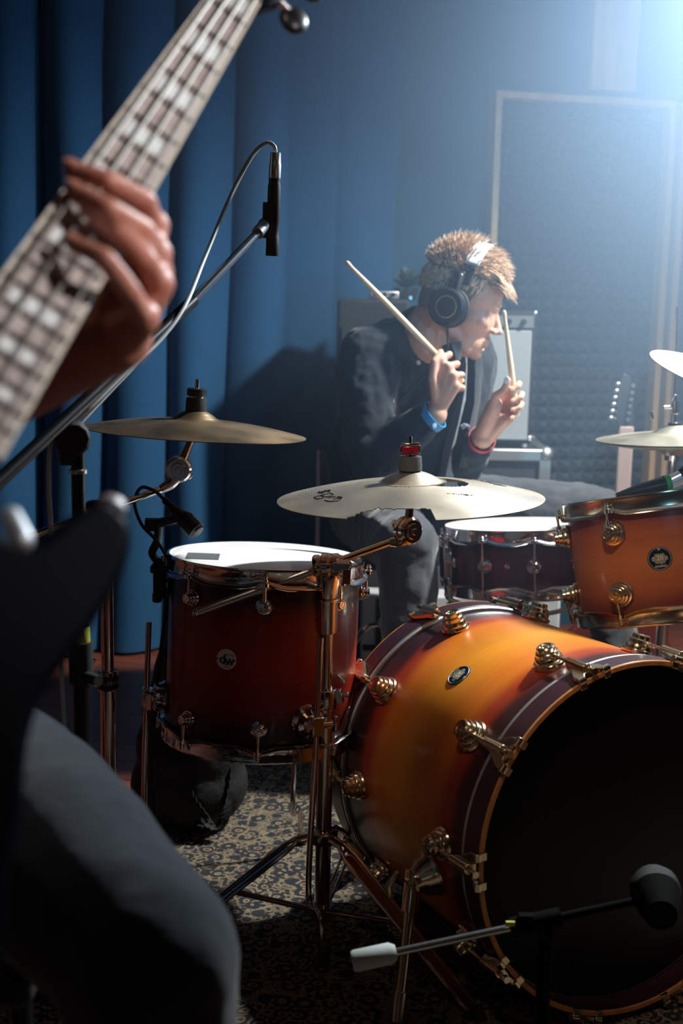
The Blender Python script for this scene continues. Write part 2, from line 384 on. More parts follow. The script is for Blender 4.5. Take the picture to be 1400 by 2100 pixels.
# acoustic foam panels in pine frames
RW = lambda x, off=0: T(x, wy(x)-off, 0) @ Matrix.Rotation(ang, 4, 'Z')
def foam_panel(x0, wd, z0, z1, label, th=.022):
    t = thing('acoustic_panel', label, 'acoustic panel', RW(x0) @ T(0, 0, z0), 'framed foam panels on the rear wall')
    h = z1-z0
    for zz in (th/2, h-th/2):
        m = MB(); m.box((wd/2, -.035, zz), (wd, .07, th)); build(m, 'frame_rail', wood_pale, t, local=True, bevel=.002)
    for xx in (th/2, wd-th/2):
        m = MB(); m.box((xx, -.035, h/2), (th, .07, h-2*th)); build(m, 'frame_stile', wood_pale, t, local=True, bevel=.002)
    m = MB(); nxp = max(1, round((wd-2*th)/.0455)); nzp = round((h-2*th)/.0455); sx = (wd-2*th)/nxp; sz = (h-2*th)/nzp
    vs = []; fs = []; NX = nxp*2+1; NZ = nzp*2+1
    for j in range(NZ):
        for i in range(NX):
            vs.append((th+i*sx/2, -.012-(.036 if (i % 2 and j % 2) else 0), th+j*sz/2))
    for j in range(NZ-1):
        for i in range(NX-1):
            a, b, c, d = j*NX+i, j*NX+i+1, (j+1)*NX+i+1, (j+1)*NX+i
            if (i+j) % 2 == 0: fs += [[a, b, c], [a, c, d]]
            else: fs += [[a, b, d], [b, c, d]]
    m.add(vs, fs); m.box((wd/2, -.007, h/2), (wd-2*th, .01, h-2*th)); build(m, 'foam_sheet', foamm, t, local=True, ang=10)
    return t
foam_panel(.452, .635, .44, 1.795, 'tall pyramid foam panel in a pale pine frame behind the drummer')
foam_panel(1.092, .635, .44, 1.795, 'pyramid foam panel whose frame edge shows at the far right side')
m = MB(); m.box((.06, -.02, 2.30), (.16, .035, 0.96), RW(.80))
struct(build(m, 'trim_1', wood_pale, bevel=.003))
# rug
m = MB()
RM = T(.55, 2.05, 0) @ Matrix.Rotation(rad(-12), 4, 'Z')
m.box((0, 0, .004), (2.1, 3.0, .008))
rug = build(m, 'persian_rug', rugm, None, local=True, M=RM); tag(rug, 'patterned beige and navy rug under the drum kit', 'rug')
# haze in the room air
def haze():
    me = MB(); me.box((1.05, 3.10, 1.60), (3.5, 2.05, 2.4)); M = Mt('stage_haze'); nt = M.nt; nt.nodes.remove(M.p)
    v = M.n('ShaderNodeVolumeScatter'); v.inputs['Color'].default_value = (.37, .55, .84, 1); v.inputs['Anisotropy'].default_value = .2
    d = M.n('ShaderNodeVectorMath', operation='DISTANCE'); g = M.n('ShaderNodeTexCoord'); M.l(g.outputs['Object'], d.inputs[0]); d.inputs[1].default_value = (1.30, 3.2, 1.65)
    mr = M.n('ShaderNodeMapRange', interpolation_type='SMOOTHERSTEP'); M.l(d.outputs['Value'], mr.inputs['Value'])
    mr.inputs['From Min'].default_value = -1.2; mr.inputs['From Max'].default_value = 2.35; mr.inputs['To Min'].default_value = HAZE; mr.inputs['To Max'].default_value = 0
    M.l(mr.outputs['Result'], v.inputs['Density'])
    M.l(v.outputs[0], nt.nodes['Material Output'].inputs['Volume'])
    o = build(me, 'stage_haze', M.m); tag(o, 'thin bluish haze hanging in the studio air', 'haze', kind='stuff'); return o
HZ = haze()

# ------------------------------------------------------------------ drums
CY = lambda az, r, z: Vector((r*cos(rad(az)), r*sin(rad(az)), z))
def lug(parent, az, r, z, mt, s=1.0, rod=None, rodr=.0026, hook=0):
    """stepped turret lug on the shell, local drum frame; rod = local z where its tension rod ends"""
    F = frame(CY(az, r, z), CY(az, 1, 0), (0, 0, 1)); m = MB()
    m.lathe([(0, 0), (.0205*s, 0), (.0212*s, .003*s), (.0200*s, .0054*s), (.0176*s, .0060*s), (.0176*s, .0115*s), (.0166*s, .0128*s), (.0148*s, .0132*s), (.0148*s, .0182*s), (.0138*s, .0194*s), (.0121*s, .0197*s), (.0120*s, .0246*s), (.0106*s, .0262*s), (.0078*s, .0264*s), (.0074*s, .0250*s), (.0044*s, .0250*s), (.0040*s, .0262*s), (0, .0266*s)], F, 32)
    o = build(m, 'lug', mt, parent, local=True)
    if rod is not None:
        m = MB(); rr = r+.0165*s; sg = 1 if rod > z else -1
        m.cyl(CY(az, rr, z), CY(az, rr+hook, rod), rodr, n=10)
        m.cyl(CY(az, rr, z+sg*.006), CY(az, rr, z+sg*.024), .0044*s, n=12)
        build(m, 'tension_rod', mt, o, local=True)
    return o
def badge(parent, az, r, z, rr, kind):
    F = frame(CY(az, r, z), CY(az, 1, 0), (-sin(rad(az)), cos(rad(az)), 0)) ; m = MB()   # x runs round the shell, y up the drum
    m.lathe([(0, .0018), (rr-.0012, .0018), (rr, .0008), (rr, -.003), (0, -.003)], F, 40)
    if kind == 'round20':
        b = build(m, 'badge', badge_dark, parent, local=True, label='dark round badge')
        m = MB(); m.lathe([(rr-.0030, .0019), (rr-.0022, .0026), (rr-.0014, .0019)], F, 40)
        m.ell((-rr*.50, 0, .0019), (rr*.17, rr*.20, .0004), F); m.ell((rr*.50, 0, .0019), (rr*.17, rr*.20, .0004), F)
        m.box((0, -rr*.62, .0020), (rr*.95, rr*.17, .0006), F); m.ell((0, rr*.76, .0019), (rr*.12, rr*.1, .0004), F)
        build(m, 'badge_print', silver_ink, b, local=True)
        q = rr*.42; pl = [(-q, -q*.75), (-q*.85, -q*.95), (q*.05, -q*.95), (q*.28, -q*1.35), (q*.42, -q*.95), (q*.85, -q*.95), (q, -q*.75), (q, q*.8), (q*.85, q), (-q*.85, q), (-q, q*.8)]
        m = MB(); m.prism(pl, .0018, .0028, F); p = build(m, 'badge_plaque', badge_pale, b, local=True)
        m = MB(); m.text('20', rr*.55, .0002, F @ T(0, rr*.06, .0030)); build(m, 'badge_number', white_label, b, local=True)
    else:
        b = build(m, 'badge', white_label, parent, local=True, label='white round badge')
        m = MB()
        m.text('d', rr*1.30, .0008, F @ T(-rr*.36, .0, .0019)); m.text('w', rr*1.35, .0008, F @ T(rr*.34, -rr*.10, .0019))
        m.text('d', rr*1.30, .0008, F @ T(-rr*.32, .0, .0019)); m.text('w', rr*1.35, .0008, F @ T(rr*.38, -rr*.10, .0019))
        m.text('drums', rr*.32, .0002, F @ T(rr*.40, rr*.46, .0019))
        m.box((0, -rr*.46, .0019), (rr*.85, rr*.06, .0004), F); m.box((0, -rr*.70, .0019), (rr*.45, rr*.05, .0004), F)
        m.box((-rr*.86, 0, .0019), (rr*.24, rr*.10, .0008), F); m.box((rr*.86, 0, .0019), (rr*.24, rr*.10, .0008), F)
        build(m, 'badge_lettering', dark_ink, b, local=True)
    return b
def hoop(name, parent, r, z, h, mt, flip=1, azs=(), ear=True):
    """flanged metal rim with bolt ears at the lug azimuths; its scalloped lower flange lifts at each ear"""
    m = MB(); n = 144
    prof = [(r, h), (r+.0035, h+.0005), (r+.0042, h-.004), (r+.0030, h-.006), (r+.0034, .004), (r+.010, .000), (r+.011, -.004), (r+.0085, -.0055), (r+.001, -.003), (r, .0)]
    vs = []; fs = []; k = len(prof)
    for i in range(n):
        a = 360*i/n; near = min(abs((a-q+180) % 360-180) for q in azs) if azs else 90
        lift = max(0, 1-near/13); lift = lift*lift*(3-2*lift)
        for j, (pr, pz) in enumerate(prof):
            zz = pz
            if j in (4, 5, 6, 7, 8, 9): zz = pz - .008*(1-lift)
            vs.append(CY(a, pr, z+flip*zz))
    for i in range(n):
        i2 = (i+1) % n
        for j in range(k): fs.append([i*k+j, i2*k+j, i2*k+(j+1) % k, i*k+(j+1) % k])
    m.add(vs, fs); o = build(m, name, mt, parent, local=True, ang=50)
    for q in azs:
        m = MB(); F = frame(CY(q, r+.012, z), (0, 0, flip), CY(q, 1, 0))
        m.lathe([(0, -.005), (.0075, -.005), (.0075, .002), (.0055, .004), (.0055, .008), (.0042, .0095), (.0042, .013), (0, .0135)], F, 12)
        m.box((-.006, 0, -.0015), (.014, .012, .006), F)
        build(m, 'tension_bolt', mt, o, local=True)
    return o
def drum(name, label, cat, C, n, R, depth, shellmat, hw, lugaz, xh=(1, 0, 0), group=None, lugz=.055, ls=1.0, tophead=headwhite, cont=False):
    """tom or snare: local origin at the bottom centre, z up the shell; C = centre of the upper rim"""
    n = Vector(n).normalized(); M = frame(Vector(C)-n*depth, n, xh)
    t = thing(name, label, cat, M, group); r = R-.012
    z0, z1 = .018, depth-.020; m = MB()
    m.lathe([(r, z0), (r, z1), (r-.006, z1+.002), (r-.006, z0-.002)], None, 96, closed=True); build(m, 'shell', shellmat, t, local=True)
    m = MB(); m.lathe([(0, z1+.0085), (r-.004, z1+.0085), (r+.0045, z1+.005), (r+.0045, z1-.006), (r+.002, z1-.006), (r+.002, z1+.003), (0, z1+.006)], None, 96); build(m, 'batter_head', tophead, t, local=True)
    m = MB(); m.lathe([(0, z0-.0085), (r-.004, z0-.0085), (r+.0045, z0-.005), (r+.0045, z0+.006), (r+.002, z0+.006), (r+.002, z0-.003), (0, z0-.006)], None, 96); build(m, 'resonant_head', headwhite, t, local=True)
    hoop('upper_hoop', t, r+.003, z1-.002, .0225, hw, 1, lugaz); hoop('lower_hoop', t, r+.003, z0+.002, .0205, hw, -1, lugaz)
    for a in lugaz:
        if cont:
            lug(t, a, r, (z0+z1)/2, hw, ls, z1+.004)
            m = MB(); m.cyl(CY(a, r+.0165*ls, (z0+z1)/2), CY(a, r+.0165*ls, z0-.004), .0026, n=10); build(m, 'lower_tension_rod', hw, t, local=True)
        else:
            lug(t, a, r, z1-lugz+.02, hw, ls, z1+.004); lug(t, a, r, z0+lugz-.02, hw, ls, z0-.004)
    return t, M, r
# floor tom (14 inch), black-cherry burst, chrome hardware
burst_ft = burst('black_cherry_burst', [(0, (.36, .020, .006)), (.40, (.26, .012, .004)), (.70, (.03, .0025, .002)), (.95, (.005, .0015, .0015))], .168, .17, .10, .35)
FTC = CP + .87*(Vector((-.156, 2.621, .599))-CP); FTn = (.031, .064, 1)
ft, FM, fr = drum('floor_tom', 'dark cherry floor tom with chrome rims and a white round badge', 'drum', FTC, FTn, .186, .338, burst_ft, chrome, [3+45*k for k in range(8)], lugz=.062, ls=.72)
badge(ft, 252.5, fr-.0012, .178, .0185, 'white')
# grey tape square on its head
m = MB(); m.prism([(-.030, -.036), (.030, -.038), (.036, .034), (-.024, .038)], 0, .0008, T(-.122, .022, .338-.0112) @ Matrix.Rotation(rad(8), 4, 'Z'))
build(m, 'tape_patch', tapem, ft, local=True, label='grey gaffer tape patch')
m = MB(); m.lathe([(0, 0), (.004, 0), (.004, .001), (0, .001)], frame(CY(276, fr, .262), CY(276, 1, 0)), 16); build(m, 'vent_grommet', chrome, ft, local=True)
def ft_leg(az, ztop, pts):
    P = CY(az, fr, .072); o = CY(az, 1, 0); m = MB(); F = frame(P, o, (0, 0, 1))
    m.lathe([(0, 0), (.030, 0), (.031, .004), (.027, .010), (.026, .020), (.018, .024), (.016, .030), (0, .030)], F, 32)
    br = build(m, 'leg_bracket', chrome, ft, local=True)
    m = MB(); m.box((0, 0, .034), (.034, .022, .020), F); m.cyl((0, -.010, .034), (0, -.034, .034), .006, M=F); m.box((0, -.038, .034), (.030, .005, .012), F)
    build(m, 'wing_clamp', chrome, br, local=True, bevel=.002)
    m = MB(); m.tube(bez([FM.inverted() @ Vector(p) for p in pts], 8), .0053, 12); lg = build(m, 'leg', dchrome, ft, local=True)
    e = FM.inverted() @ Vector(pts[-1]); d = (e-FM.inverted() @ Vector(pts[-2])).normalized()
    m = MB(); m.cyl(e-d*.03, e, .009, .011); build(m, 'rubber_foot', blackr, lg, local=True)
for az, zt in ((301, 0), (192, 0), (72, 0)):
    P = FM @ CY(az, fr+.036, .072); top = FM @ CY(az, fr+.036, .072); px = None
    up = .155 if az != 192 else .14
    a = FM @ CY(az, fr+.036, .072+up); b = FM @ CY(az, fr+.036, -.20)
    out = (FM.to_3x3() @ CY(az, 1, 0)); out.z = 0; out.normalize()
    b.z = .115; c = b+out*.035; c.z = .095; d = c+out*.012; d.z = .07; e = d+out*.012; e.z = .0
    ft_leg(az, 0, [a, (a+b)/2, b, c, d, e])
# snare drum (14 inch), dark burst, on its stand
burst_sn = burst('plum_black_burst', [(0, (.055, .009, .012)), (.5, (.035, .005, .008)), (.9, (.008, .002, .004)), (1, (.006, .002, .003))], .08, .08, .12, .3)
sn, SM, sr = drum('snare_drum', 'dark plum snare drum with white head in front of the drummer', 'drum', (.424, 2.949, .618), (-.046, .092, 1), .188, .158, burst_sn, chrome, [19+36*k for k in range(10)], ls=.8, cont=True)
m = MB(); m.lathe([(0, 0), (.006, 0), (.006, .002), (0, .003)], frame(CY(252, sr, .079), CY(252, 1, 0)), 16); build(m, 'vent_grommet', chrome, sn, local=True)
m = MB(); F = frame(CY(199, sr+.006, .08), CY(199, 1, 0), (0, 0, 1)); m.box((0, 0, .012), (.075, .03, .022), F); m.cyl((.045, 0, .014), (.06, 0, .03), .006, M=F); m.box((-.045, 0, .01), (.02, .035, .012), F)
build(m, 'snare_strainer', chrome, sn, local=True, bevel=.003)
# rack tom (12 inch), amber burst, gold hardware
burst_rt = burst('amber_plum_burst', [(0, (.52, .17, .05)), (.35, (.44, .12, .035)), (.72, (.18, .03, .02)), (.98, (.055, .012, .022))], .121, .125, .15, .18)
rt, RTM, rr_ = drum('rack_tom', 'amber burst rack tom with gold rims tilted above the bass drum', 'drum', (.594, 2.467, .768), (-.149, .20, 1), .165, .243, burst_rt, gold, [52+60*k for k in range(6)], lugz=.065, ls=1.15)
badge(rt, 261.5, rr_-.0012, .121, .0225, 'round20')
# bass drum (22 inch)
burst_bd = burst('sunburst_lacquer', [(0, (.80, .29, .012)), (.52, (.72, .19, .010)), (.76, (.38, .040, .008)), (.93, (.05, .008, .010)), (1, (.03, .008, .012))], .272, .190, .16, .18)
hoopwood = burst('plum_hoop_lacquer', [(0, (.045, .012, .02)), (1, (.035, .01, .017))], .268, .5, .2, .3)
BC = Vector((.474, 1.883, .308)); yw, pt = .442, .053
Bn = Vector((sin(yw)*cos(pt), -cos(yw)*cos(pt), sin(pt))); BL = .536
BM = frame(BC-Bn*BL, Bn, (0, 0, 1))
bd = thing('bass_drum', 'large sunburst bass drum with black front head and gold lugs', 'drum', BM)
m = MB(); m.lathe([(.279, .050), (.279, BL-.050), (.272, BL-.050), (.272, .050)], None, 144, closed=True); build(m, 'shell', burst_bd, bd, local=True)
for nm, z, s in (('front_hoop', BL, 1), ('rear_hoop', 0, -1)):
    m = MB(); m.lathe([(.2873, z-s*.0035), (.2873, z-s*.046), (.2795, z-s*.047), (.2795, z-s*.0035)], None, 144, closed=True); h = build(m, nm, hoopwood, bd, local=True, bevel=.001)
    m = MB(); m.lathe([(.2865, z), (.2873, z-s*.0008), (.2873, z-s*.0036), (.2793, z-s*.0036), (.2793, z-s*.0008), (.2800, z)], None, 144, closed=True); build(m, 'hoop_edge', bare, h, local=True, label='bare wood edge of the hoop')
    m = MB(); m.lathe([(.2740, z-s*.040), (.2835, z-s*.044), (.2862, z-s*.048), (.2862, z-s*.0535), (.2835, z-s*.056), (.2795, z-s*.056), (.2795, z-s*.046)], None, 144, closed=True); build(m, 'head_rim', alu, bd, local=True, label='silver metal rim of the drumhead')
m = MB(); m.lathe([(0, BL-.036), (.265, BL-.036), (.2755, BL-.041), (.2755, BL-.044), (0, BL-.039)], None, 144); build(m, 'front_head', headblack, bd, local=True, label='plain black front head')
m = MB(); m.lathe([(0, .036), (.265, .036), (.2755, .041), (.2755, .044), (0, .039)], None, 96); build(m, 'rear_head', headwhite, bd, local=True)
def claw(parent, az, s, z):
    """cast hook over the hoop edge with its T-rod running back to the lug"""
    o = CY(az, 1, 0); tg = Vector((-sin(rad(az)), cos(rad(az)), 0)); m = MB()
    zz = lambda d: z-s*d
    F = Matrix(((tg.x, o.x, 0, 0), (tg.y, o.y, 0, 0), (0, 0, 1, 0), (0, 0, 0, 1)))
    R = .2873
    # winged body, thick at the barrel, tapering to two lips
    pts = [(-.008, .058), (.008, .058), (.012, .040), (.027, .016), (.029, -.004), (.019, -.006), (.012, .004), (-.012, .004), (-.019, -.006), (-.029, -.004), (-.027, .016), (-.012, .040)]
    vs = [(x, R+.0010+.0012*(1-abs(x)/.03), zz(d)) for x, d in pts]+[(x*.92, R+.0065+.005*(1-abs(x)/.03), zz(d)) for x, d in pts]
    k = len(pts); m.add(vs, [list(range(k)), [k+i for i in range(k)][::-1]]+[[i, (i+1) % k, k+(i+1) % k, k+i] for i in range(k)], F)
    for x in (-.023, .023): m.box((x, R-.002, zz(-.0025)), (.013, .017, .006), F); m.cyl((x-.0065, R+.004, zz(-.002)), (x+.0065, R+.004, zz(-.002)), .0062, n=14, M=F)
    m.cyl((0, R+.012, zz(.060)), (0, R+.010, zz(.012)), .0075, .0085, 18, M=F)
    c = build(m, 'claw_hook', gold, parent, local=True, bevel=.001)
    m = MB(); m.cyl((0, R+.0125, zz(.118)), (0, R+.0115, zz(-.004)), .0032, n=10, M=F); m.cyl((0, R+.0115, zz(-.002)), (0, R+.0115, zz(-.010)), .006, n=6, M=F)
    build(m, 't_rod', gold, c, local=True)
for k in range(10):
    az = 18+36*k
    for s, z in ((1, BL), (-1, 0)):
        lug(bd, az, .279, z-s*.118, gold, 1.28); claw(bd, az, s, z)
badge(bd, 37, .278, .270, .0225, 'round20')
for az, sg in ((104, 1), (256, -1)):      # spurs
    F = frame(CY(az, .279, BL-.165), CY(az, 1, 0), (0, 0, 1)); m = MB()
    m.lathe([(0, 0), (.036, 0), (.038, .005), (.032, .012), (.030, .022), (.022, .030), (.020, .040), (0, .042)], F, 32); m.cyl((0, 0, .03), (0, -.0, .052), .013, M=F)
    b = build(m, 'spur_bracket', gold, bd, local=True)
    top = BM @ CY(az, .279+.040, BL-.165); fo = Vector((Bn.x, Bn.y, 0)).normalized(); sd = (BM.to_3x3() @ CY(az, 1, 0)); sd.z = 0; sd.normalize()
    bot = top+fo*.060+sd*.055; bot.z = .0; m = MB(); u = (top-bot).normalized()
    m.cyl(top+u*.015, bot+u*.06, .0085); m.cyl(top+u*.02, top-u*.045, .0135); m.cyl(bot+u*.07, bot+u*.025, .0115); m.cyl(bot+u*.025, bot, .010, .004)
    build(m, 'spur_leg', gold, bd)
    m = MB(); c = top+sd*.005; m.tube([c+Vector((-.02, 0, .02)), c+Vector((-.035, -.01, .0)), c+Vector((-.03, -.01, -.02))], [.004, .006, .004], 10); build(m, 'wing_screw', gold, b)

# ------------------------------------------------------------------ cymbals
def cymbal_profile(R, bell=.055, bh=.022, bow=.020, n=26):
    top = []
    for i in range(n+1):
        r = R*i/n
        if r < bell: z = bow+bh*(cos(r/bell*pi/2)**.8) if r < bell else bow
        else: z = bow*(1-((r-bell)/(R-bell))**1.6)
        top.append((r, z))
    return top
def cymbal(name, label, C, n, R, mt, group=None, xh=(1, 0, 0), hole=True, bow=.020, bell=.055, bh=.022, parent=None):
    """local origin at the rim plane centre"""
    M = frame(C, n, xh); pr = cymbal_profile(R, bell, bh, bow); pr[0] = (.006, pr[0][1])
    m = MB(); m.lathe([(r, z+.0006) for r, z in pr]+[(r, z-.0008) for r, z in reversed(pr)], None, 160, closed=True)
    return M, m
# broken crash cymbal: a polar sheet with pieces missing
CRC = Vector((.118, 2.150, .802)); CRn = Vector((-.036, .013, 1)).normalized(); CR = .229
CM = frame(CRC, CRn)
def crash():
    R = CR; bell = .052; ow = 360; rings = 60
    rs = [.006+(R-.006)*(i/rings) for i in range(rings+1)]
    rnd = random.Random(3)
    jag = [rnd.uniform(-.0025, .0025) for _ in range(ow)]
    def h(r):
        if r < bell: return .030+.019*(cos(min(1, r/bell)*pi/2)**.75)
        return .030*(1-((r-bell)/(R-bell))**1.5)
    def inside(a, r, i):
        j = jag[i % ow]
        d = (a-259+180) % 360-180       # bite at the near edge
        if abs(d) < 18.5:
            lim = .182+.0025*sin(i*1.1)+j
            if d < -9: lim += (abs(d)-9)*.0042
            if r > lim: return False
        d2 = (a-330+180) % 360-180      # crescent gap beside the bell, right
        if -28 < d2 < 62 and r > .060+j*.4:
            top = .060+.040*math.sin(pi*(d2+28)/90)**.7
            if r < top: return False
        d3 = (a-268+180) % 360-180      # thin crack under the bell
        if abs(d3) < 42 and .0615 < r+j*.5 < .0665-.00003*d3: return False
        d4 = (a-304+180) % 360-180      # short crack out on the bow
        if abs(d4) < 9 and abs(r-(.128+d4*.0016+j)) < .0021*(1+d4/12): return False
        return True
    vs = []; idx = {}; fs = []
    for q, dz in ((0, .0006), (1, -.0008)):
        for i in range(ow):
            for j, r in enumerate(rs):
                idx[q, i, j] = len(vs); vs.append(CY(i, r, h(r)+dz))
    keep = [[inside(i+.5, (rs[j]+rs[j+1])/2, i) for j in range(rings)] for i in range(ow)]
    for i in range(ow):
        i2 = (i+1) % ow
        for j in range(rings):
            if not keep[i][j]: continue
            fs.append([idx[0, i, j], idx[0, i, j+1], idx[0, i2, j+1], idx[0, i2, j]])
            fs.append([idx[1, i, j], idx[1, i2, j], idx[1, i2, j+1], idx[1, i, j+1]])
            if j == 0 or not keep[i][j-1]: fs.append([idx[0, i, j], idx[0, i2, j], idx[1, i2, j], idx[1, i, j]])
            if j == rings-1 or not keep[i][j+1]: fs.append([idx[0, i, j+1], idx[1, i, j+1], idx[1, i2, j+1], idx[0, i2, j+1]])
            if not keep[i-1][j]: fs.append([idx[0, i, j], idx[1, i, j], idx[1, i, j+1], idx[0, i, j+1]])
            if not keep[i2][j]: fs.append([idx[0, i2, j], idx[0, i2, j+1], idx[1, i2, j+1], idx[1, i2, j]])
    m = MB(); m.add(vs, fs)
    t = thing('crash_cymbal', 'cracked bronze crash cymbal with a piece broken from its near edge', 'cymbal', CM)
    me = build(m, 'cymbal_plate', cym_pale, t, local=True, ang=30)
    bm = bmesh.new(); bm.from_mesh(me.data); bmesh.ops.delete(bm, geom=[v for v in bm.verts if not v.link_faces], context='VERTS'); bm.to_mesh(me.data); bm.free()
    # printed logo: ink strokes laid on the bow
    def glyph(strokes, az, r, s, name):
        # strokes in letter space (x along the rim, y outwards) drawn as thin ink ridges on the bow
        g = MB()
        for st in strokes:
            P = []
            for x, y in bez([(a_, b_, 0) for a_, b_ in st], 6) and [(p.x, p.y) for p in bez([(a_, b_, 0) for a_, b_ in st], 6)]:
                rr = r+y*s; aa = az+math.degrees(x*s/r); P.append(CY(aa, rr, h(rr)+.0011))
            g.tube(P, .0008, 6)
        build(g, name, dark_ink, t, local=True)
    G = [(-.5, -.6), (-.9, 0), (-.5, .6), (.3, .7)], [(.3, .7), (.9, .3), (.9, -.4), (.3, -.7), (-.2, -.6)], [(.9, -.4), (.2, -.3), (.1, .1)]
    B = [(-.6, -.9), (-.6, .9)], [(-.6, .9), (.5, .9), (.6, .2), (-.6, .1)], [(-.6, .1), (.8, 0), (.8, -.8), (-.6, -.9)]
    glyph(B, 203, .160, .016, 'printed_letter'); glyph(G, 216, .162, .017, 'printed_letter')
    glyph([[(-.9, .5), (.9, .3)], [(-.9, -.2), (.9, -.5)], [(-.4, .8), (-.2, -.8)], [(.3, .8), (.4, -.8)]], 190, .150, .014, 'printed_scribble')
    glyph(B, 42, .160, .018, 'printed_letter'); glyph([(-.8, 0), (0, .8), (.8, 0), (0, -.8), (-.8, 0)] and [[(-.8, 0), (0, .8), (.8, 0), (0, -.8), (-.8, 0)]], 28, .160, .017, 'printed_letter'); glyph([[(-.8, -.8), (-.8, .8), (.8, -.8), (.8, .8)]], 15, .160, .014, 'printed_letter')
    return t
crash()
def whole_cymbal(name, label, C, n, R, mt, group=None, **k):
    M, m = cymbal(name, label, C, n, R, mt, **k)
    o = build(m, name, mt, None, local=True, M=M, ang=30); return tag(o, label, 'cymbal', group)
LCC = Vector((-.270, 2.301, .893)); LCn = Vector((.046, .036, 1)).normalized()
whole_cymbal('thin_cymbal', 'tarnished dark bronze cymbal in front of the curtain at left', LCC, LCn, .203, cym_dark, bow=.022, bell=.042, bh=.020)
HHC = Vector((.759, 2.889, .832)); HHn = Vector((-.038, .032, 1)).normalized()
whole_cymbal('hi_hat_cymbal', 'upper hi-hat cymbal with a hammered top, at right beside the rod', HHC, HHn, .178, cym_hat, 'hi-hat pair', bow=.016, bell=.05, bh=.018)
whole_cymbal('hi_hat_cymbal', 'lower hi-hat cymbal, upturned right beneath the hammered one', HHC-HHn*.004, -HHn, .178, cym_hat, 'hi-hat pair', bow=.016, bell=.05, bh=.018)
RCC = aty(1475, 775, 2.45)
RCn = Vector((.30, -.42, 1)).normalized()
RCn = Vector((.28, -.22, 1)).normalized()
whole_cymbal('ride_cymbal', 'pale cymbal tilting down into the right edge of the view', RCC, RCn, .140, cym_pale, bow=.016, bell=.045, bh=.018)

# ------------------------------------------------------------------ stands
def topper(parent, M, feltmat=felt, nut='wing', z0=.040, mt=chrome, s=1.0):
    m = MB(); m.lathe([(.006, z0), (.019*s, z0), (.0195*s, z0+.006), (.0185*s, z0+.024), (.006, z0+.024)], M, 28, closed=True); build(m, 'felt_washer', feltmat, parent)
    z = z0+.024; m = MB(); m.cyl((0, 0, z0-.05), (0, 0, z+.034), .0038, M=M)
    m.lathe([(0, z), (.013, z), (.013, z+.003), (0, z+.003)], M, 24); build(m, 'cymbal_rod', mt, parent)
    m = MB()
    if nut == 'red':
        m.box((0, 0, z+.012), (.030, .022, .015), M); build(m, 'quick_release_nut', red_pl, parent, bevel=.003, label='red plastic quick release nut')
        m = MB(); m.box((0, 0, z+.0215), (.031, .024, .004), M); m.box((.0155, 0, z+.012), (.003, .020, .015), M); m.box((-.0155, 0, z+.012), (.003, .020, .015), M); build(m, 'nut_cap', dchrome, parent, bevel=.001)
    else:
        m.lathe([(0, z+.003), (.017, z+.003), (.018, z+.006), (.018, z+.016), (.015, z+.018), (0, z+.018)], M, 24); build(m, 'cymbal_nut', blackp, parent)
def tilter(parent, top, joint, arm, mt=dchrome, s=1.0, side=(0, -1, 0)):
    """curved arm from the boom up through a toothed disc to the cymbal rod"""
    top, joint, arm = Vector(top), Vector(joint), Vector(arm); sd = Vector(side).normalized(); m = MB()
    m.tube(bez([joint, (joint*.55+top*.45)+Vector((.010, 0, -.004)), top], 8), [.009*s]*16+[.008*s], 14) if False else m.cyl(joint, top, .0085*s, .0065*s)
    m.cyl(top, top+(top-joint).normalized()*.018, .0075*s, .0075*s)
    a = build(m, 'tilter_post', mt, parent)
    m = MB(); m.lathe([(0, -.013*s), (.021*s, -.013*s), (.024*s, -.010*s), (.024*s, -.003*s), (.022*s, -.002*s), (.022*s, .002*s), (.024*s, .003*s), (.024*s, .010*s), (.020*s, .014*s), (.014*s, .014*s), (.013*s, .018*s), (.006*s, .018*s), (.005*s, .022*s), (0, .022*s)], frame(joint, sd), 36)
    d = build(m, 'tilter_disc', mt, parent)
    m = MB(); q = frame(joint, sd, (arm-joint)); m.box((.0, .0, -.022*s), (.012, .040, .010), q); m.cyl((0, 0, -.013*s), (0, 0, -.026*s), .007, M=q); m.box((.0, .022, -.026*s), (.010, .016, .014), q); build(m, 'wing_nut', mt, d, bevel=.002)
    m = MB(); P = bez([joint, joint*.62+arm*.38+Vector((0, 0, -.010)), arm], 8); m.tube(P, [.0155*s-(.0075*s)*i/(len(P)-1) for i in range(len(P))], 14); build(m, 'tilter_neck', mt, parent)
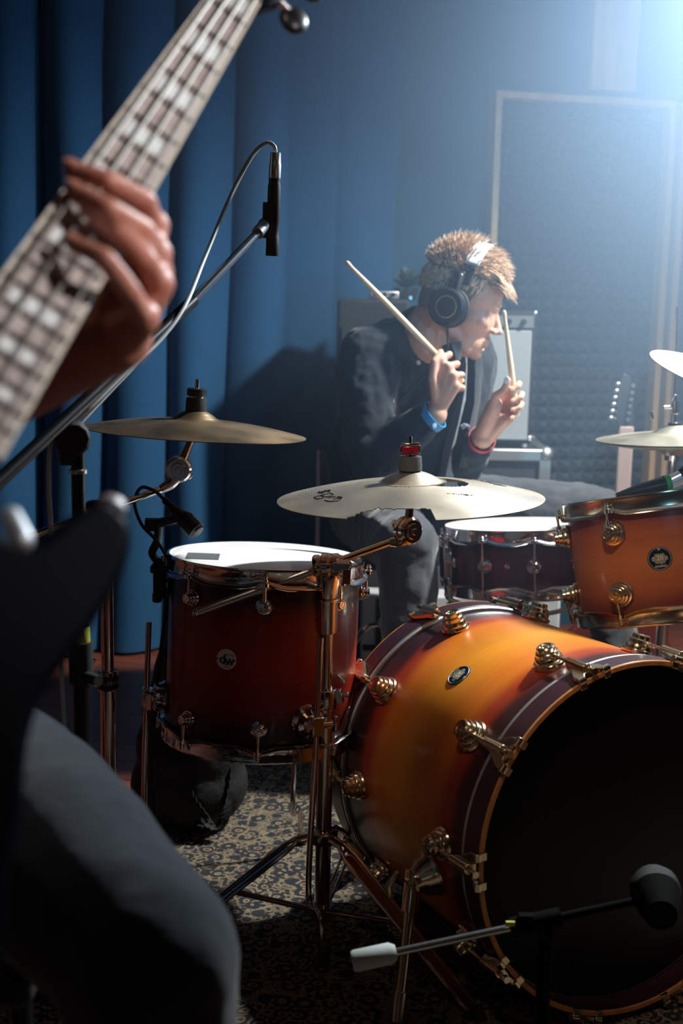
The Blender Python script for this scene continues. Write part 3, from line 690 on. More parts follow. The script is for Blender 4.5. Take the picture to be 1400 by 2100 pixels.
def tripod(parent, base, zc, feet, mt=dchrome, w=.011, mid=.45):
    """double-braced legs: two parallel rods each, hinged under a collar"""
    base = Vector(base); m = MB(); m.lathe([(0, -.012), (.024, -.012), (.026, -.006), (.026, .008), (.020, .012), (0, .012)], T(base.x, base.y, zc), 28); build(m, 'leg_collar', mt, parent)
    m = MB(); m.lathe([(0, -.008), (.022, -.008), (.022, .008), (0, .008)], T(base.x, base.y, .050), 24); build(m, 'brace_collar', mt, parent)
    for f in feet:
        f = Vector(f); d = (f-base); d.z = 0; d.normalize(); sdv = d.cross(Vector((0, 0, 1)))
        m = MB(); a = base+d*.020+Vector((0, 0, zc-base.z))
        for s_ in (-1, 1):
            o1 = sdv*w*s_; P = [a+o1*.6, a+d*.030+o1*.6+Vector((0, 0, -.004)), a+d*.050+o1*1.2+Vector((0, 0, -.018))]
            e = f+Vector((0, 0, .012)); P += [P[-1]*(1-t)+(e+o1)*t for t in (.35, .7, .92)]; P.append(e+o1*.5)
            m.tube(P, .0042, 8)
        # pressed web between the rods makes one flat leg
        A, B_ = a+d*.045+Vector((0, 0, -.016)), f+Vector((0, 0, .014))
        m.add([A+sdv*w*.95, A-sdv*w*.95, B_-sdv*w*.9, B_+sdv*w*.9, A+sdv*w*.95+Vector((0, 0, -.003)), A-sdv*w*.95+Vector((0, 0, -.003)), B_-sdv*w*.9+Vector((0, 0, -.003)), B_+sdv*w*.9+Vector((0, 0, -.003))],
              [[0, 1, 2, 3], [7, 6, 5, 4], [0, 4, 5, 1], [1, 5, 6, 2], [2, 6, 7, 3], [3, 7, 4, 0]])
        lg = build(m, 'leg', mt, parent)
        m = MB(); m.cyl(f+Vector((0, 0, .024))-d*.008, f+d*.004, .012, .014); build(m, 'rubber_foot', blackr, lg)
        m = MB(); p0 = Vector((base.x, base.y, .050))+d*.02; p1 = A*(1-mid)+B_*mid
        m.tube([p0+sdv*.006, p1+sdv*.006, p1-sdv*.006, p0-sdv*.006], .003, 6); build(m, 'brace', mt, parent)
def clampnut(parent, c, axis, mt, r, h, side):
    m = MB(); m.lathe([(0, -h/2), (r, -h/2), (r+.001, -h/2+.003), (r+.001, h/2-.003), (r, h/2), (0, h/2)], frame(c, axis), 28)
    F = frame(c, side, axis); m.box((0, 0, r+.006), (h*.7, .016, .012), F); o = build(m, 'height_clamp', mt, parent, bevel=.0015)
    m = MB(); m.cyl((0, 0, r+.010), (0, 0, r+.024), .005, M=F); m.box((.010, 0, r+.026), (.020, .012, .005), F @ Matrix.Rotation(.5, 4, 'Y')); m.box((-.010, 0, r+.026), (.020, .012, .005), F @ Matrix.Rotation(-.5, 4, 'Y'))
    build(m, 'wing_bolt', mt, o, bevel=.002); return o
# crash stand
bx, by = -.021, 2.14
cs = thing('boom_cymbal_stand', 'chrome boom stand holding the cracked cymbal, centre of the view', 'cymbal stand', (bx, by, 0))
def pz(px, py, y=by): return aty(px, py, y).z
zt = pz(690, 1215); zj = pz(680, 1290); zc1 = pz(678, 1432); zlow = pz(665, 1715)
top = aty(692, 1172, by)
m = MB(); m.cyl((bx, by, .028), (bx, by, zc1), .0143, n=28); build(m, 'lower_tube', dchrome, cs)
m = MB(); m.cyl((bx, by, zc1-.02), (bx, by, zj+.01), .0112, n=28); build(m, 'middle_tube', dchrome, cs)
clampnut(cs, (bx, by, zc1), (0, 0, 1), dchrome, .0185, .036, (1, -.2, .25))
m = MB(); m.lathe([(0, zj-.006), (.0165, zj-.006), (.0175, zj), (.0185, zt-.018), (.0200, zt-.014), (.0200, zt-.010), (.0165, zt-.008), (.0225, top.z-.012), (.0215, top.z), (0, top.z)], T(bx, by, 0), 32)
m.ell((bx, by, top.z-.002), (.021, .021, .016))
build(m, 'boom_holder', dchrome, cs)
jc = Vector((bx+.002, by-.004, top.z-.002))
A_ = aty(402, 1257, by-.06); B_ = aty(800, 1112, by+.01)
bdir = (B_-A_).normalized()
jc = A_+bdir*((Vector((bx, by, top.z))-A_).dot(bdir))
m = MB(); m.lathe([(0, -.024), (.017, -.024), (.019, -.021), (.019, -.013), (.017, -.012), (.017, -.009), (.021, -.008), (.021, .004), (.018, .006), (.018, .010), (.020, .012), (.020, .020), (.016, .024), (0, .024)], frame(jc, (1, -.15, .1)), 32)
m.cyl(jc+Vector((.014, -.012, .002)), jc+Vector((.040, -.020, .004)), .013, .010, 6); m.box(jc+Vector((.034, -.02, -.012)), (.014, .012, .030))
build(m, 'boom_ratchet', dchrome, cs, bevel=.001)
m = MB(); m.cyl(A_, B_, .0065, n=20); m.ell(A_, .0068); build(m, 'boom_arm', chrome, cs)
m = MB(); m.cyl(A_+bdir*.003, jc-bdir*.02, .0078, n=20); build(m, 'boom_tail', steel, cs, label='brushed steel boom tail')
tp = CRC+CRn*.0-Vector((0, 0, .012)); jt = aty(836, 1088, by+.005)
tilter(cs, CRC-CRn*.004, jt, B_, side=(.75, -1, .05)); topper(cs, CM, felt, 'red', z0=.0495, s=1.05)
zc = .19
tripod(cs, (bx, by, 0), zc, [(-.30, 2.06, 0), (.235, 1.865, 0), (.07, 2.42, 0)])
# left stand
lx, ly = -.415, 2.2
ls_ = thing('cymbal_stand', 'chrome stand behind the microphone pole holding the tarnished cymbal', 'cymbal stand', (lx, ly, 0))
zL = aty(212, 1400, ly).z; zT = aty(205, 1045, ly).z
m = MB(); m.cyl((lx, ly, .03), (lx, ly, zL), .0143, n=24); build(m, 'lower_tube', dchrome, ls_)
m = MB(); m.cyl((lx, ly, zL), (lx, ly, zT), .0115, n=24); build(m, 'middle_tube', dchrome, ls_)
kc = clampnut(ls_, (lx, ly, zL+.006), (0, 0, 1), dchrome, .0175, .036, (-1, -.5, .15))
m = MB(); m.lathe([(.0188, -.013), (.0196, -.012), (.0196, .010), (.0188, .011)], T(lx, ly, zL+.004), 28, closed=True); kb = build(m, 'clamp_sleeve', blackp, kc)
m = MB(); tx = MB(); tx.text('GALEERN', .0105, .0004, I4)
for v in tx.v:
    a = v.x/.0200+rad(-78); m.v.append(Vector((lx+(.0199+v.z*.8)*cos(a), ly+(.0199+v.z*.8)*sin(a), zL+.004+v.y)))
m.f = tx.f; build(m, 'clamp_lettering', silver_ink, kc)
A2 = aty(52, 1104, ly-.05); B2 = aty(330, 1004, 2.285); bd2 = (B2-A2).normalized()
jc2 = A2+bd2*((Vector((lx, ly, zT))-A2).dot(bd2))
m = MB(); m.lathe([(0, -.024), (.019, -.024), (.021, -.018), (.021, .018), (.017, .024), (0, .024)], frame(jc2, (1, -.2, .1)), 28); m.cyl((lx, ly, zT-.10), (lx, ly, jc2.z), .0145, .019); build(m, 'boom_ratchet', dchrome, ls_)
m = MB(); m.cyl(A2, B2, .0065, n=18); build(m, 'boom_arm', chrome, ls_)
tilter(ls_, LCC+LCn*.0, aty(366, 962, 2.295), B2, side=(.1, -1, .0)); topper(ls_, frame(LCC, LCn), blackr, 'wing', z0=.038)
tripod(ls_, (lx, ly, 0), .20, [(-.68, 2.1, 0), (-.30, 1.92, 0), (-.40, 2.50, 0)])
# hi-hat stand
hx, hy = HHC.x, HHC.y
hs = thing('hi_hat_stand', 'chrome hi-hat stand with a long rod and drop clutch, far right', 'cymbal stand', (hx, hy, 0))
m = MB(); m.cyl((hx, hy, .05), (hx, hy, .79), .0115); m.cyl((hx, hy, .04), (hx, hy, .45), .0143); m.lathe([(0, .785), (.022, .785), (.022, .80), (.012, .806), (0, .806)], T(hx, hy, 0), 24); build(m, 'upright_tube', chrome, hs)
m = MB(); rodtop = HHC+HHn*.30; m.cyl((hx, hy, .70), rodtop, .0032, n=10); build(m, 'pull_rod', chrome, hs)
HM = frame(HHC, HHn); m = MB()
m.lathe([(.004, .026), (.014, .026), (.015, .034), (.006, .040), (.005, .058), (.010, .060), (.011, .088), (.004, .088)], HM, 24, closed=True); build(m, 'clutch', chrome, hs)
m = MB(); m.lathe([(.004, .030), (.016, .030), (.016, .038), (.004, .038)], HM, 24, closed=True); build(m, 'felt_washer', blackr, hs)
m = MB(); m.cyl((-.008, 0, .074), (-.028, -.003, .074), .005, M=HM); m.box((-.034, 0, .084), (.007, .012, .024), HM @ Matrix.Rotation(.35, 4, 'Y')); m.box((-.042, 0, .066), (.007, .012, .018), HM @ Matrix.Rotation(-.2, 4, 'Y')); build(m, 'wing_bolt', chrome, hs, bevel=.001)
tripod(hs, (hx, hy, 0), .22, [(.55, 3.08, 0), (.99, 3.0, 0), (.74, 2.60, 0)], mt=chrome)
m = MB(); m.box((hx-.04, hy+.20, .03), (.09, .26, .012), None); hp = build(m, 'foot_board', chrome, hs, bevel=.003)
# snare stand
sb = SM @ Vector((0, 0, 0)); ss = thing('snare_stand', 'low chrome basket stand under the plum snare drum', 'drum stand', (sb.x, sb.y, 0))
m = MB(); m.cyl((sb.x, sb.y, .05), (sb.x, sb.y, .36), .0125); m.cyl((sb.x, sb.y, .34), (sb.x, sb.y, .415), .0095); build(m, 'upright_tube', chrome, ss)
for a in (80, 200, 320):
    m = MB(); p = SM @ CY(a, sr+.012, -.006); q = SM @ CY(a, sr+.016, .020)
    m.tube(bez([(sb.x, sb.y, .40), (Vector((sb.x, sb.y, .40))+p)/2+Vector((0, 0, -.012)), p, q], 6), .0055, 10); m.cyl(p, q, .009); build(m, 'basket_arm', chrome, ss)
tripod(ss, (sb.x, sb.y, 0), .22, [(sb.x-.19, sb.y+.16, 0), (sb.x+.20, sb.y+.14, 0), (sb.x+.01, sb.y-.24, 0)], mt=chrome)
# rack tom stand behind the bass drum
rb = RTM @ Vector((0, 0, .12)); tx_, ty_ = rb.x+.17, rb.y+.14
tt = thing('tom_stand', 'chrome stand carrying the amber rack tom, behind the bass drum', 'drum stand', (tx_, ty_, 0))
m = MB(); m.cyl((tx_, ty_, .03), (tx_, ty_, .80), .0143); build(m, 'upright_tube', chrome, tt)
m = MB(); p = RTM @ CY(30, rr_+.004, .125); m.tube(bez([(tx_, ty_, .79), (tx_-.02, ty_-.02, .80), p], 6), .0075, 12); m.box(p, (.03, .05, .05)); build(m, 'mounting_arm', chrome, tt)
tripod(tt, (tx_, ty_, 0), .26, [(tx_-.20, ty_+.06, 0), (tx_+.22, ty_+.12, 0), (tx_+.14, ty_-.22, 0)], mt=chrome)
# ride stand (its pole shows beneath the rack tom)
rx, ry = RCC.x+.02, 2.42
rs_ = thing('ride_stand', 'chrome stand of the tilted pale cymbal, at the right edge', 'cymbal stand', (rx, ry, 0))
m = MB(); m.cyl((rx, ry, .03), (rx, ry, .60), .0143); m.cyl((rx, ry, .6), (rx, ry, RCC.z-.10), .0115); build(m, 'upright_tube', chrome, rs_)
tilter(rs_, RCC+RCn*.0, RCC-RCn*.055+Vector((0, .02, 0)), (rx, ry, RCC.z-.12), mt=chrome, side=(0, -1, 0)); topper(rs_, frame(RCC, RCn), felt, 'wing', z0=.034)
tripod(rs_, (rx, ry, 0), .2, [(rx+.24, ry+.1, 0), (rx-.04, ry+.25, 0), (rx+.1, ry-.24, 0)], mt=chrome)
# kick pedal
kb_ = BM @ Vector((-.28, 0, -.02)); ko = Vector((-Bn.x, -Bn.y, 0)).normalized(); ksd = ko.cross(Vector((0, 0, 1)))
kp = thing('kick_pedal', 'chrome kick pedal clamped to the rear hoop of the bass drum', 'drum pedal', (kb_.x, kb_.y, 0))
o0 = Vector((kb_.x, kb_.y, 0)); FP = Matrix(((ksd.x, ko.x, 0, o0.x), (ksd.y, ko.y, 0, o0.y), (0, 0, 1, 0), (0, 0, 0, 1)))
m = MB(); m.box((0, .14, .018), (.10, .30, .012), FP); build(m, 'base_plate', steel, kp, bevel=.002)
for x in (-.045, .045):
    m = MB(); m.cyl((x, .03, .02), (x, .03, .22), .009, M=FP); build(m, 'post', chrome, kp)
m = MB(); m.cyl((-.055, .03, .215), (.055, .03, .215), .008, M=FP); build(m, 'axle', chrome, kp)
m = MB(); m.cyl((0, .03, .215), (0, .075, .36), .0035, M=FP); m.cyl((0, .055, .36), (0, .10, .372), .022, M=FP); build(m, 'beater', felt, kp)
m = MB(); m.box((0, .17, .06), (.085, .27, .008), FP @ T(0, .17, .06) @ Matrix.Rotation(-.2, 4, 'X') @ T(0, -.17, -.06)); build(m, 'foot_board', steel, kp, bevel=.002)
m = MB(); m.cyl((0, .035, .21), (0, .05, .10), .005, M=FP); build(m, 'drive_chain', chrome, kp)
# drummer's stool
dt = thing('drum_stool', 'round black drum stool under the drummer', 'stool', (.13, 3.36, 0))
m = MB(); m.lathe([(0, .44), (.15, .44), (.17, .455), (.172, .49), (.155, .515), (0, .52)], T(.13, 3.36, 0), 40); build(m, 'seat', blackr, dt)
m = MB(); m.cyl((.13, 3.36, .1), (.13, 3.36, .44), .014); build(m, 'stem', chrome, dt)
tripod(dt, (.13, 3.36, 0), .26, [(-.10, 3.3, 0), (.26, 3.18, 0), (.2, 3.58, 0)], mt=chrome)

bodyk = pbr('matt_black_shell', (.003, .003, .0035), .85, spec=.05)

# ------------------------------------------------------------------ microphones, cables, cases
# overhead microphone on a boom stand
mx, my = -.362, 1.72
ms = thing('boom_microphone_stand', 'black boom microphone stand left of the cymbals, with a long grey arm', 'microphone stand', (mx, my, 0))
hp0 = aty(140, 885, my); tipb = aty(547, 458, 2.10); tail = aty(-60, 1040, 1.50); ax = (tipb-hp0).normalized()
m = MB(); m.cyl((mx, my, .10), (mx, my, hp0.z-.02), .0095); build(m, 'pole', blackm, ms)
m = MB(); m.cyl((mx, my, .05), (mx, my, .62), .0125); build(m, 'lower_pole', blackm, ms)
m = MB(); m.cyl((mx, my, .60), (mx, my, .66), .017); m.cyl((mx+.01, my-.012, .612), (mx+.030, my-.03, .612), .008); build(m, 'height_clutch', blackr, ms)
m = MB(); m.lathe([(.0128, .655), (.0134, .656), (.0134, .680), (.0128, .681)], T(mx, my, 0), 20, closed=True); build(m, 'tape_band', yellowt, ms, label='yellow tape band')
m = MB(); m.cyl(hp0-ax*.01, tipb-ax*.02, .0068, n=16); build(m, 'boom_arm', pbr('grey_satin_tube', (.20, .22, .27), .28, .9), ms)
m = MB(); m.cyl(tail, hp0+ax*.32, .0092, n=16); build(m, 'boom_sleeve', blackm, ms)
m = MB(); m.cyl(tipb-ax*.030, tipb-ax*.006, .0105, n=20); m.cyl(tipb-ax*.006, tipb+ax*.010, .007); build(m, 'arm_ferrule', steel, ms)
m = MB(); m.lathe([(0, -.030), (.016, -.030), (.021, -.026), (.021, -.012), (.013, -.008), (.013, .008), (.018, .010), (.018, .020), (0, .022)], frame(hp0, (-.5, 1, .1)), 24)
m.cyl(hp0+Vector((0, 0, -.045)), hp0, .014, .018); build(m, 'boom_joint', blackp, ms)
m = MB(); kn = hp0+Vector((.012, -.032, -.006)); m.lathe([(0, -.012), (.020, -.012), (.024, -.008), (.024, .008), (.020, .012), (0, .014)], frame(kn, (.45, -1, .05)), 10); build(m, 'clamp_knob', blackr, ms)
m = MB(); m.lathe([(.0105, 0), (.0125, .001), (.0125, .006), (.0105, .007)], T(mx, my, hp0.z-.058), 20, closed=True); build(m, 'pole_ring', steel, ms)
for dx, dy in ((-.30, .10), (.18, .24), (.10, -.26)):
    m = MB(); m.tube([(mx, my, .14), (mx+dx*.9, my+dy*.9, .02), (mx+dx, my+dy, .012)], .008, 10); build(m, 'leg', blackm, ms)
pm = thing('pencil_microphone', 'slim black pencil microphone hanging upright from the long boom arm', 'microphone', T(*aty(558, 525, 2.1)))
a, b = aty(558, 525, 2.1), aty(563, 366, 2.1); L = (b-a).length; Fp = frame(a, b-a)
m = MB(); m.lathe([(0, 0), (.0104, 0), (.0108, .002), (.0108, .028), (.0100, .030), (.0100, .052), (.0106, .054), (.0106, L-.012), (.0095, L-.008), (.0095, L), (0, L)], Fp, 24); build(m, 'microphone_body', blackp, pm)
m = MB(); c = aty(553, 452, 2.1); m.tube([c+(b-a).normalized()*.028, c-(b-a).normalized()*.028], .0120, 20); m.cyl(c+Vector((-.012, 0, .0)), tipb-ax*.004, .008); build(m, 'clip', blackr, pm)
b2 = aty(565, 318, 2.1); Fc = frame(b, b2-b); Lc = (b2-b).length
m = MB(); m.lathe([(0, 0), (.0098, 0), (.0098, .022), (.0090, .024), (.0085, .040), (.0055, Lc-.004), (.0045, Lc), (0, Lc)], Fc, 20); build(m, 'cable_connector', steel, pm)
cpts = [aty(565, 320, 2.1), aty(562, 300, 2.1), aty(545, 294, 2.1), aty(515, 322, 2.09), aty(470, 408, 2.07), aty(420, 528, 2.00), aty(380, 625, 1.91), aty(330, 695, 1.85), aty(250, 770, 1.78), aty(180, 838, 1.73), aty(128, 868, 1.72), aty(105, 905, 1.70), aty(100, 985, 1.70), aty(104, 1080, 1.70), Vector((mx-.02, my-.02, .5)), Vector((mx-.03, my-.03, .1)), Vector((mx-.2, my+.1, .010)), Vector((mx-.8, my+.5, .010))]
m = MB(); m.tube(bez(cpts, 10), .0032, 8)
tag(build(m, 'microphone_cable', pbr('grey_cable_jacket', (.42, .46, .50), .4)), 'thin grey cable looping from the hanging pencil microphone down the boom', 'cable')
# tom microphone clamped on the floor tom
Ym = FTC.y-.02
tm = thing('tom_microphone', 'stubby black microphone clipped to the left rim of the floor tom', 'microphone', T(*aty(330, 1165, Ym)))
a, b = aty(340, 1028, Ym), aty(402, 1088, Ym-.03); Fm = frame(a, b-a); L = (b-a).length
m = MB(); m.lathe([(0, -.004), (.0062, -.004), (.0070, .010), (.0105, L*.45), (.0165, L*.62), (.0172, L*.70), (0, L*.70)], Fm, 24); build(m, 'microphone_body', blackp, tm)
m = MB()
for k in range(6): z = L*.70+k*.0045; m.lathe([(.0150, z), (.0172, z+.0010), (.0172, z+.0026), (.0150, z+.0036)], Fm, 24)
m.lathe([(0, L*.7), (.0155, L*.7), (.0155, L*.7+.026), (.012, L*.7+.030), (0, L*.7+.031)], Fm, 24); build(m, 'grille', pbr('dark_mesh', (.05, .055, .06), .4, .7), tm)
m = MB(); c = a*.45+b*.55; k0 = aty(312, 1076, Ym); m.cyl(c, k0, .0085); m.cyl(k0+Vector((-.012, 0, 0)), k0+Vector((.012, 0, 0)), .0125); build(m, 'swivel', blackp, tm)
m = MB(); m.tube(bez([k0+Vector((.012, 0, .004)), aty(322, 1110, Ym), aty(312, 1135, Ym), aty(330, 1160, Ym), aty(330, 1175, Ym)], 6), .0075, 12); build(m, 'clamp_arm', blackp, tm)
m = MB(); m.box(aty(345, 1165, Ym-.01), (.062, .035, .014)); m.box(aty(328, 1195, Ym), (.022, .030, .055)); m.cyl(aty(322, 1215, Ym), aty(322, 1235, Ym), .009); build(m, 'rim_clamp', blackp, tm, bevel=.003)
m = MB(); m.tube(bez([a+(a-b)*.05, aty(318, 1008, Ym), aty(290, 1000, Ym), aty(276, 1030, Ym), aty(290, 1075, Ym), aty(320, 1108, Ym-.01), aty(345, 1150, Ym-.03), aty(347, 1190, Ym-.04), aty(340, 1250, Ym-.04), aty(322, 1400, Ym-.04), aty(312, 1560, Ym-.04), Vector((-.34, Ym-.1, .012)), Vector((-.6, Ym+.2, .012))], 8), .0032, 8)
tag(build(m, 'tom_microphone_cable', blackr), 'black cable looping over the floor tom microphone and down its side', 'cable')
# rack tom microphone
Yr = 2.40
rm = thing('rack_tom_microphone', 'black microphone with green tape band lying over the rack tom head', 'microphone', T(*aty(1280, 1012, Yr)))
a, b = aty(1262, 1016, Yr), aty(1372, 990, Yr+.02); Fm = frame(a, b-a); L = (b-a).length
m = MB(); m.lathe([(0, 0), (.004, 0), (.012, .05), (.0155, L*.95), (.0155, L), (0, L)], Fm, 20); build(m, 'microphone_body', blackp, rm)
m = MB(); m.lathe([(.0157, L*.90), (.0165, L*.905), (.0165, L), (.0157, L)], Fm, 20, closed=True); build(m, 'tape_band', greenband, rm, label='green tape band')
m = MB(); m.cyl(b, aty(1396, 978, Yr+.02), .014); build(m, 'cable_connector', steel, rm)
m = MB(); m.cyl(aty(1396, 978, Yr+.02), aty(1480, 940, Yr+.02), .012); m.tube(bez([aty(1400, 972, Yr+.02), aty(1450, 930, Yr+.05), aty(1530, 900, Yr+.1)], 6), .012, 10); build(m, 'gooseneck', blackr, rm)
# bass drum microphone on a short stand with a counterweight tail
Yk = 1.60
ks = thing('low_boom_stand', 'low black boom stand before the bass drum, grey counterweight at its tip', 'microphone stand', T(aty(1290, 1850, Yk).x, Yk, 0))
a, b = aty(722, 1972, Yk-.03), aty(1310, 1846, Yk+.02); u = (b-a).normalized()
m = MB(); m.cyl(a+u*.23, b, .0057, n=14); build(m, 'shaded_arm', bodyk, ks)  # shade put into the arm's colour where its highlight fades
m = MB(); m.cyl(a+u*.055, a+u*.24, .0055, n=14); build(m, 'boom_arm', pbr('polished_steel_tube', (.62, .64, .66), .25, 1), ks)
m = MB(); m.lathe([(0, 0), (.0125, 0), (.0145, .004), (.0145, .052), (.010, .060), (0, .061)], frame(a, u), 24); build(m, 'counterweight', pbr('grey_rubber_weight', (.42, .47, .47), .7), ks, label='grey ribbed counterweight')
c = aty(1075, 1896, Yk); m = MB(); m.cyl(c-u*.02, c+u*.05, .013); m.box(c+Vector((0, -.004, .012)), (.018, .012, .010)); kk = build(m, 'boom_clamp', bodyk, ks)
m = MB(); m.box(aty(1046, 1894, Yk-.012), (.012, .004, .006)); build(m, 'tape_tab', yellowt, kk)
m = MB(); m.cyl((c.x+.03, Yk, .02), (c.x+.03, Yk, c.z), .010); build(m, 'pole', bodyk, ks)
m = MB(); m.lathe([(0, 0), (.12, 0), (.125, .006), (.12, .016), (.02, .024), (0, .024)], T(c.x+.03, Yk, 0), 40); build(m, 'round_base', blackm, ks)
km = thing('bass_drum_microphone', 'round black microphone in front of the black bass drum head', 'microphone', T(*aty(1330, 1840, Yk)))
p = aty(1345, 1835, Yk+.03); Fk = frame(p, (.1, 1, .1)); m = MB(); m.lathe([(0, -.05), (.022, -.05), (.030, -.02), (.034, .0), (0, .0)], Fk, 28); m.cyl(p, b, .010); build(m, 'microphone_body', bodyk, km)
m = MB(); m.lathe([(.034, 0), (.035, .004), (.034, .020), (.026, .036), (.012, .044), (0, .046)], Fk, 28); build(m, 'grille', pbr('fine_black_mesh', (.008, .009, .010), .55, .2, bump=.8, bscale=900), km)
# black soft bag leaning behind the floor tom
bg = thing('gig_bag', 'black soft bag slumped on the rug behind the left side of the floor tom', 'bag', T(-.33, 2.62, 0))
m = MB()
for (z, x, wx, wy_) in ((.10, -.315, .130, .11), (.18, -.315, .122, .105), (.26, -.312, .108, .095), (.34, -.308, .088, .085), (.41, -.305, .066, .07)):
    m.ell((x, 2.60, z), (wx, wy_, .10))
blob(m, 'bag_body', bagm, bg, .012, 6, disp=(.02, .12))
for k, pts in enumerate(([aty(395, 1560, 2.52), aty(400, 1640, 2.5), aty(440, 1700, 2.5), aty(465, 1655, 2.52), aty(462, 1565, 2.54)], [aty(380, 1565, 2.56), aty(388, 1660, 2.52), aty(425, 1700, 2.5)])):
    m = MB(); P = bez(pts, 6)
    for i in range(len(P)-1):
        p, q = P[i], P[i+1]; s_ = Vector((.012*cos(i*.4), .012*sin(i*.4), .002)); z_ = Vector((.001, .002, 0))
        m.add([p-s_, p+s_, q+s_, q-s_, p-s_+z_, p+s_+z_, q+s_+z_, q-s_+z_], [[0, 1, 2, 3], [7, 6, 5, 4], [0, 3, 7, 4], [1, 5, 6, 2]])
    build(m, 'strap', bagm, bg)
# flight case and amplifier by the foam wall
fcx0, fcx1, fy, fz = .30, aty(1130, 920, 3.85).x, 3.85, aty(1100, 922, 3.85).z
fc = thing('flight_case', 'grey flight case with aluminium edges and ball corners behind the drummer', 'case', T((fcx0+fcx1)/2, fy+.2, 0))
cx_ = (fcx0+fcx1)/2; fw_ = fcx1-fcx0
m = MB(); m.box((cx_, fy+.18, fz/2+.02), (fw_-.01, .34, fz-.05)); build(m, 'panel_body', case_ply, fc)
e = .036
for (c, s_) in [((cx_, fy+.012, fz-e/2), (fw_, e, e)), ((cx_, fy+.012, .06), (fw_, e, e)), ((fcx0+e/2, fy+.012, fz/2+.02), (e, e, fz-.05)), ((fcx1-e/2, fy+.012, fz/2+.02), (e, e, fz-.05)), ((fcx1-e/2, fy+.18, fz-e/2), (e, .34, e)), ((cx_, fy+.35, fz-e/2), (fw_, e, e)), ((fcx0+e/2, fy+.18, fz-e/2), (e, .34, e))]:
    m = MB(); m.box(c, s_); build(m, 'edge_strip', alu, fc, bevel=.004)
for x in (fcx0+.015, fcx1-.015):
    for y in (fy+.012, fy+.35):
        for z in (fz-.015, .06):
            m = MB(); m.ell((x, y, z), .026); build(m, 'ball_corner', alu, fc)
m = MB(); m.box((cx_, fy-.004, fz*.62), (.11, .008, .09)); m.tube([(cx_-.045, fy-.018, fz*.62), (cx_+.045, fy-.018, fz*.62)], .008, 10); build(m, 'handle', steel, fc, bevel=.002)
for x in (fcx0+.07, fcx1-.07):
    for y in (fy+.08, fy+.30): m = MB(); m.cyl((x-.012, y, .024), (x+.012, y, .024), .024); build(m, 'castor_wheel', blackr, fc)
ax1 = aty(1090, 900, 3.88).x; ax0 = ax1-.36; az1 = aty(1080, 638, 3.88).z
am = thing('guitar_amplifier', 'silver-grey amplifier with cloth front standing on the flight case', 'amplifier', T((ax0+ax1)/2, 4.0, fz))
acx = (ax0+ax1)/2
m = MB(); m.box((acx, 4.0, (fz+.012+az1)/2), (ax1-ax0, .22, az1-fz-.012)); build(m, 'cabinet', tolex, am, bevel=.008)
m = MB(); m.box((acx-.004, 3.886, fz+(az1-fz)*.46), (ax1-ax0-.020, .012, (az1-fz)*.80)); build(m, 'grille_cloth', grille, am, bevel=.003)
m = MB(); m.box((acx, 3.885, az1-.032), (ax1-ax0-.02, .010, .036)); cp_ = build(m, 'control_panel', pbr('dull_grey_panel', (.16, .17, .18), .7), am)
for k in range(7): m = MB(); m.cyl((ax0+.05+k*.045, 3.880, az1-.032), (ax0+.05+k*.045, 3.862, az1-.032), .009, .007); build(m, 'knob', blackp, cp_)
m = MB(); m.tube(bez([(acx-.09, 3.99, az1), (acx-.07, 3.99, az1+.022), (acx+.07, 3.99, az1+.022), (acx+.09, 3.99, az1)], 6), .008, 10); build(m, 'carry_handle', blackr, am)
for x in (ax0+.02, ax1-.02): m = MB(); m.cyl((x, 3.91, fz), (x, 3.91, fz+.02), .012); build(m, 'foot', steel, am)
for x in (ax0+.006, ax1-.006):
    for z in (fz+.03, az1-.006): m = MB(); m.ell((x, 3.893, z), .010); build(m, 'corner_guard', steel, am)
# black speaker behind the drummer's shoulder
s0, s1 = aty(690, 700, 3.7), aty(860, 700, 3.7); sz1 = aty(740, 613, 3.7).z
sp = thing('speaker_cabinet', 'black speaker cabinet behind the drummer’s back, close to the curtain', 'speaker', T((s0.x+s1.x)/2, 3.82, 0))
m = MB(); m.box(((s0.x+s1.x)/2-.015, 3.82, sz1/2), (s1.x-s0.x-.03, .24, sz1)); build(m, 'cabinet', tolex, sp, bevel=.01)
m = MB(); m.box(((s0.x+s1.x)/2-.015, 3.697, sz1*.5), (s1.x-s0.x-.06, .008, sz1*.86)); build(m, 'grille_cloth', pbr('dark_grille', (.02, .022, .028), .9, bump=.5, bscale=400), sp)
p = aty(775, 640, 3.64)
mxr = thing('small_mixer', 'small pale metal box on the black speaker behind the shoulder', 'audio box', T(aty(790, 620, 3.8).x, 3.8, sz1))
q = aty(787, 600, 3.8)
m = MB(); m.box((q.x, 3.80, sz1+.012), (.085, .12, .024)); build(m, 'metal_box', alu, mxr, bevel=.004)
for k in range(3): m = MB(); m.cyl((q.x-.025+k*.025, 3.74, sz1+.014), (q.x-.025+k*.025, 3.728, sz1+.014), .006); build(m, 'knob', blackp, mxr)
pc = aty(826, 600, 3.85)
pl = thing('potted_plant', 'small dark leafy plant behind the drummer’s neck', 'plant', T(pc.x, 3.86, sz1))
m = MB(); m.lathe([(0, 0), (.030, 0), (.038, .035), (.036, .035), (.030, .030), (0, .030)], T(pc.x+.01, 3.86, sz1+.0), 24); build(m, 'pot', blackp, pl)
m = MB(); rn = random.Random(5)
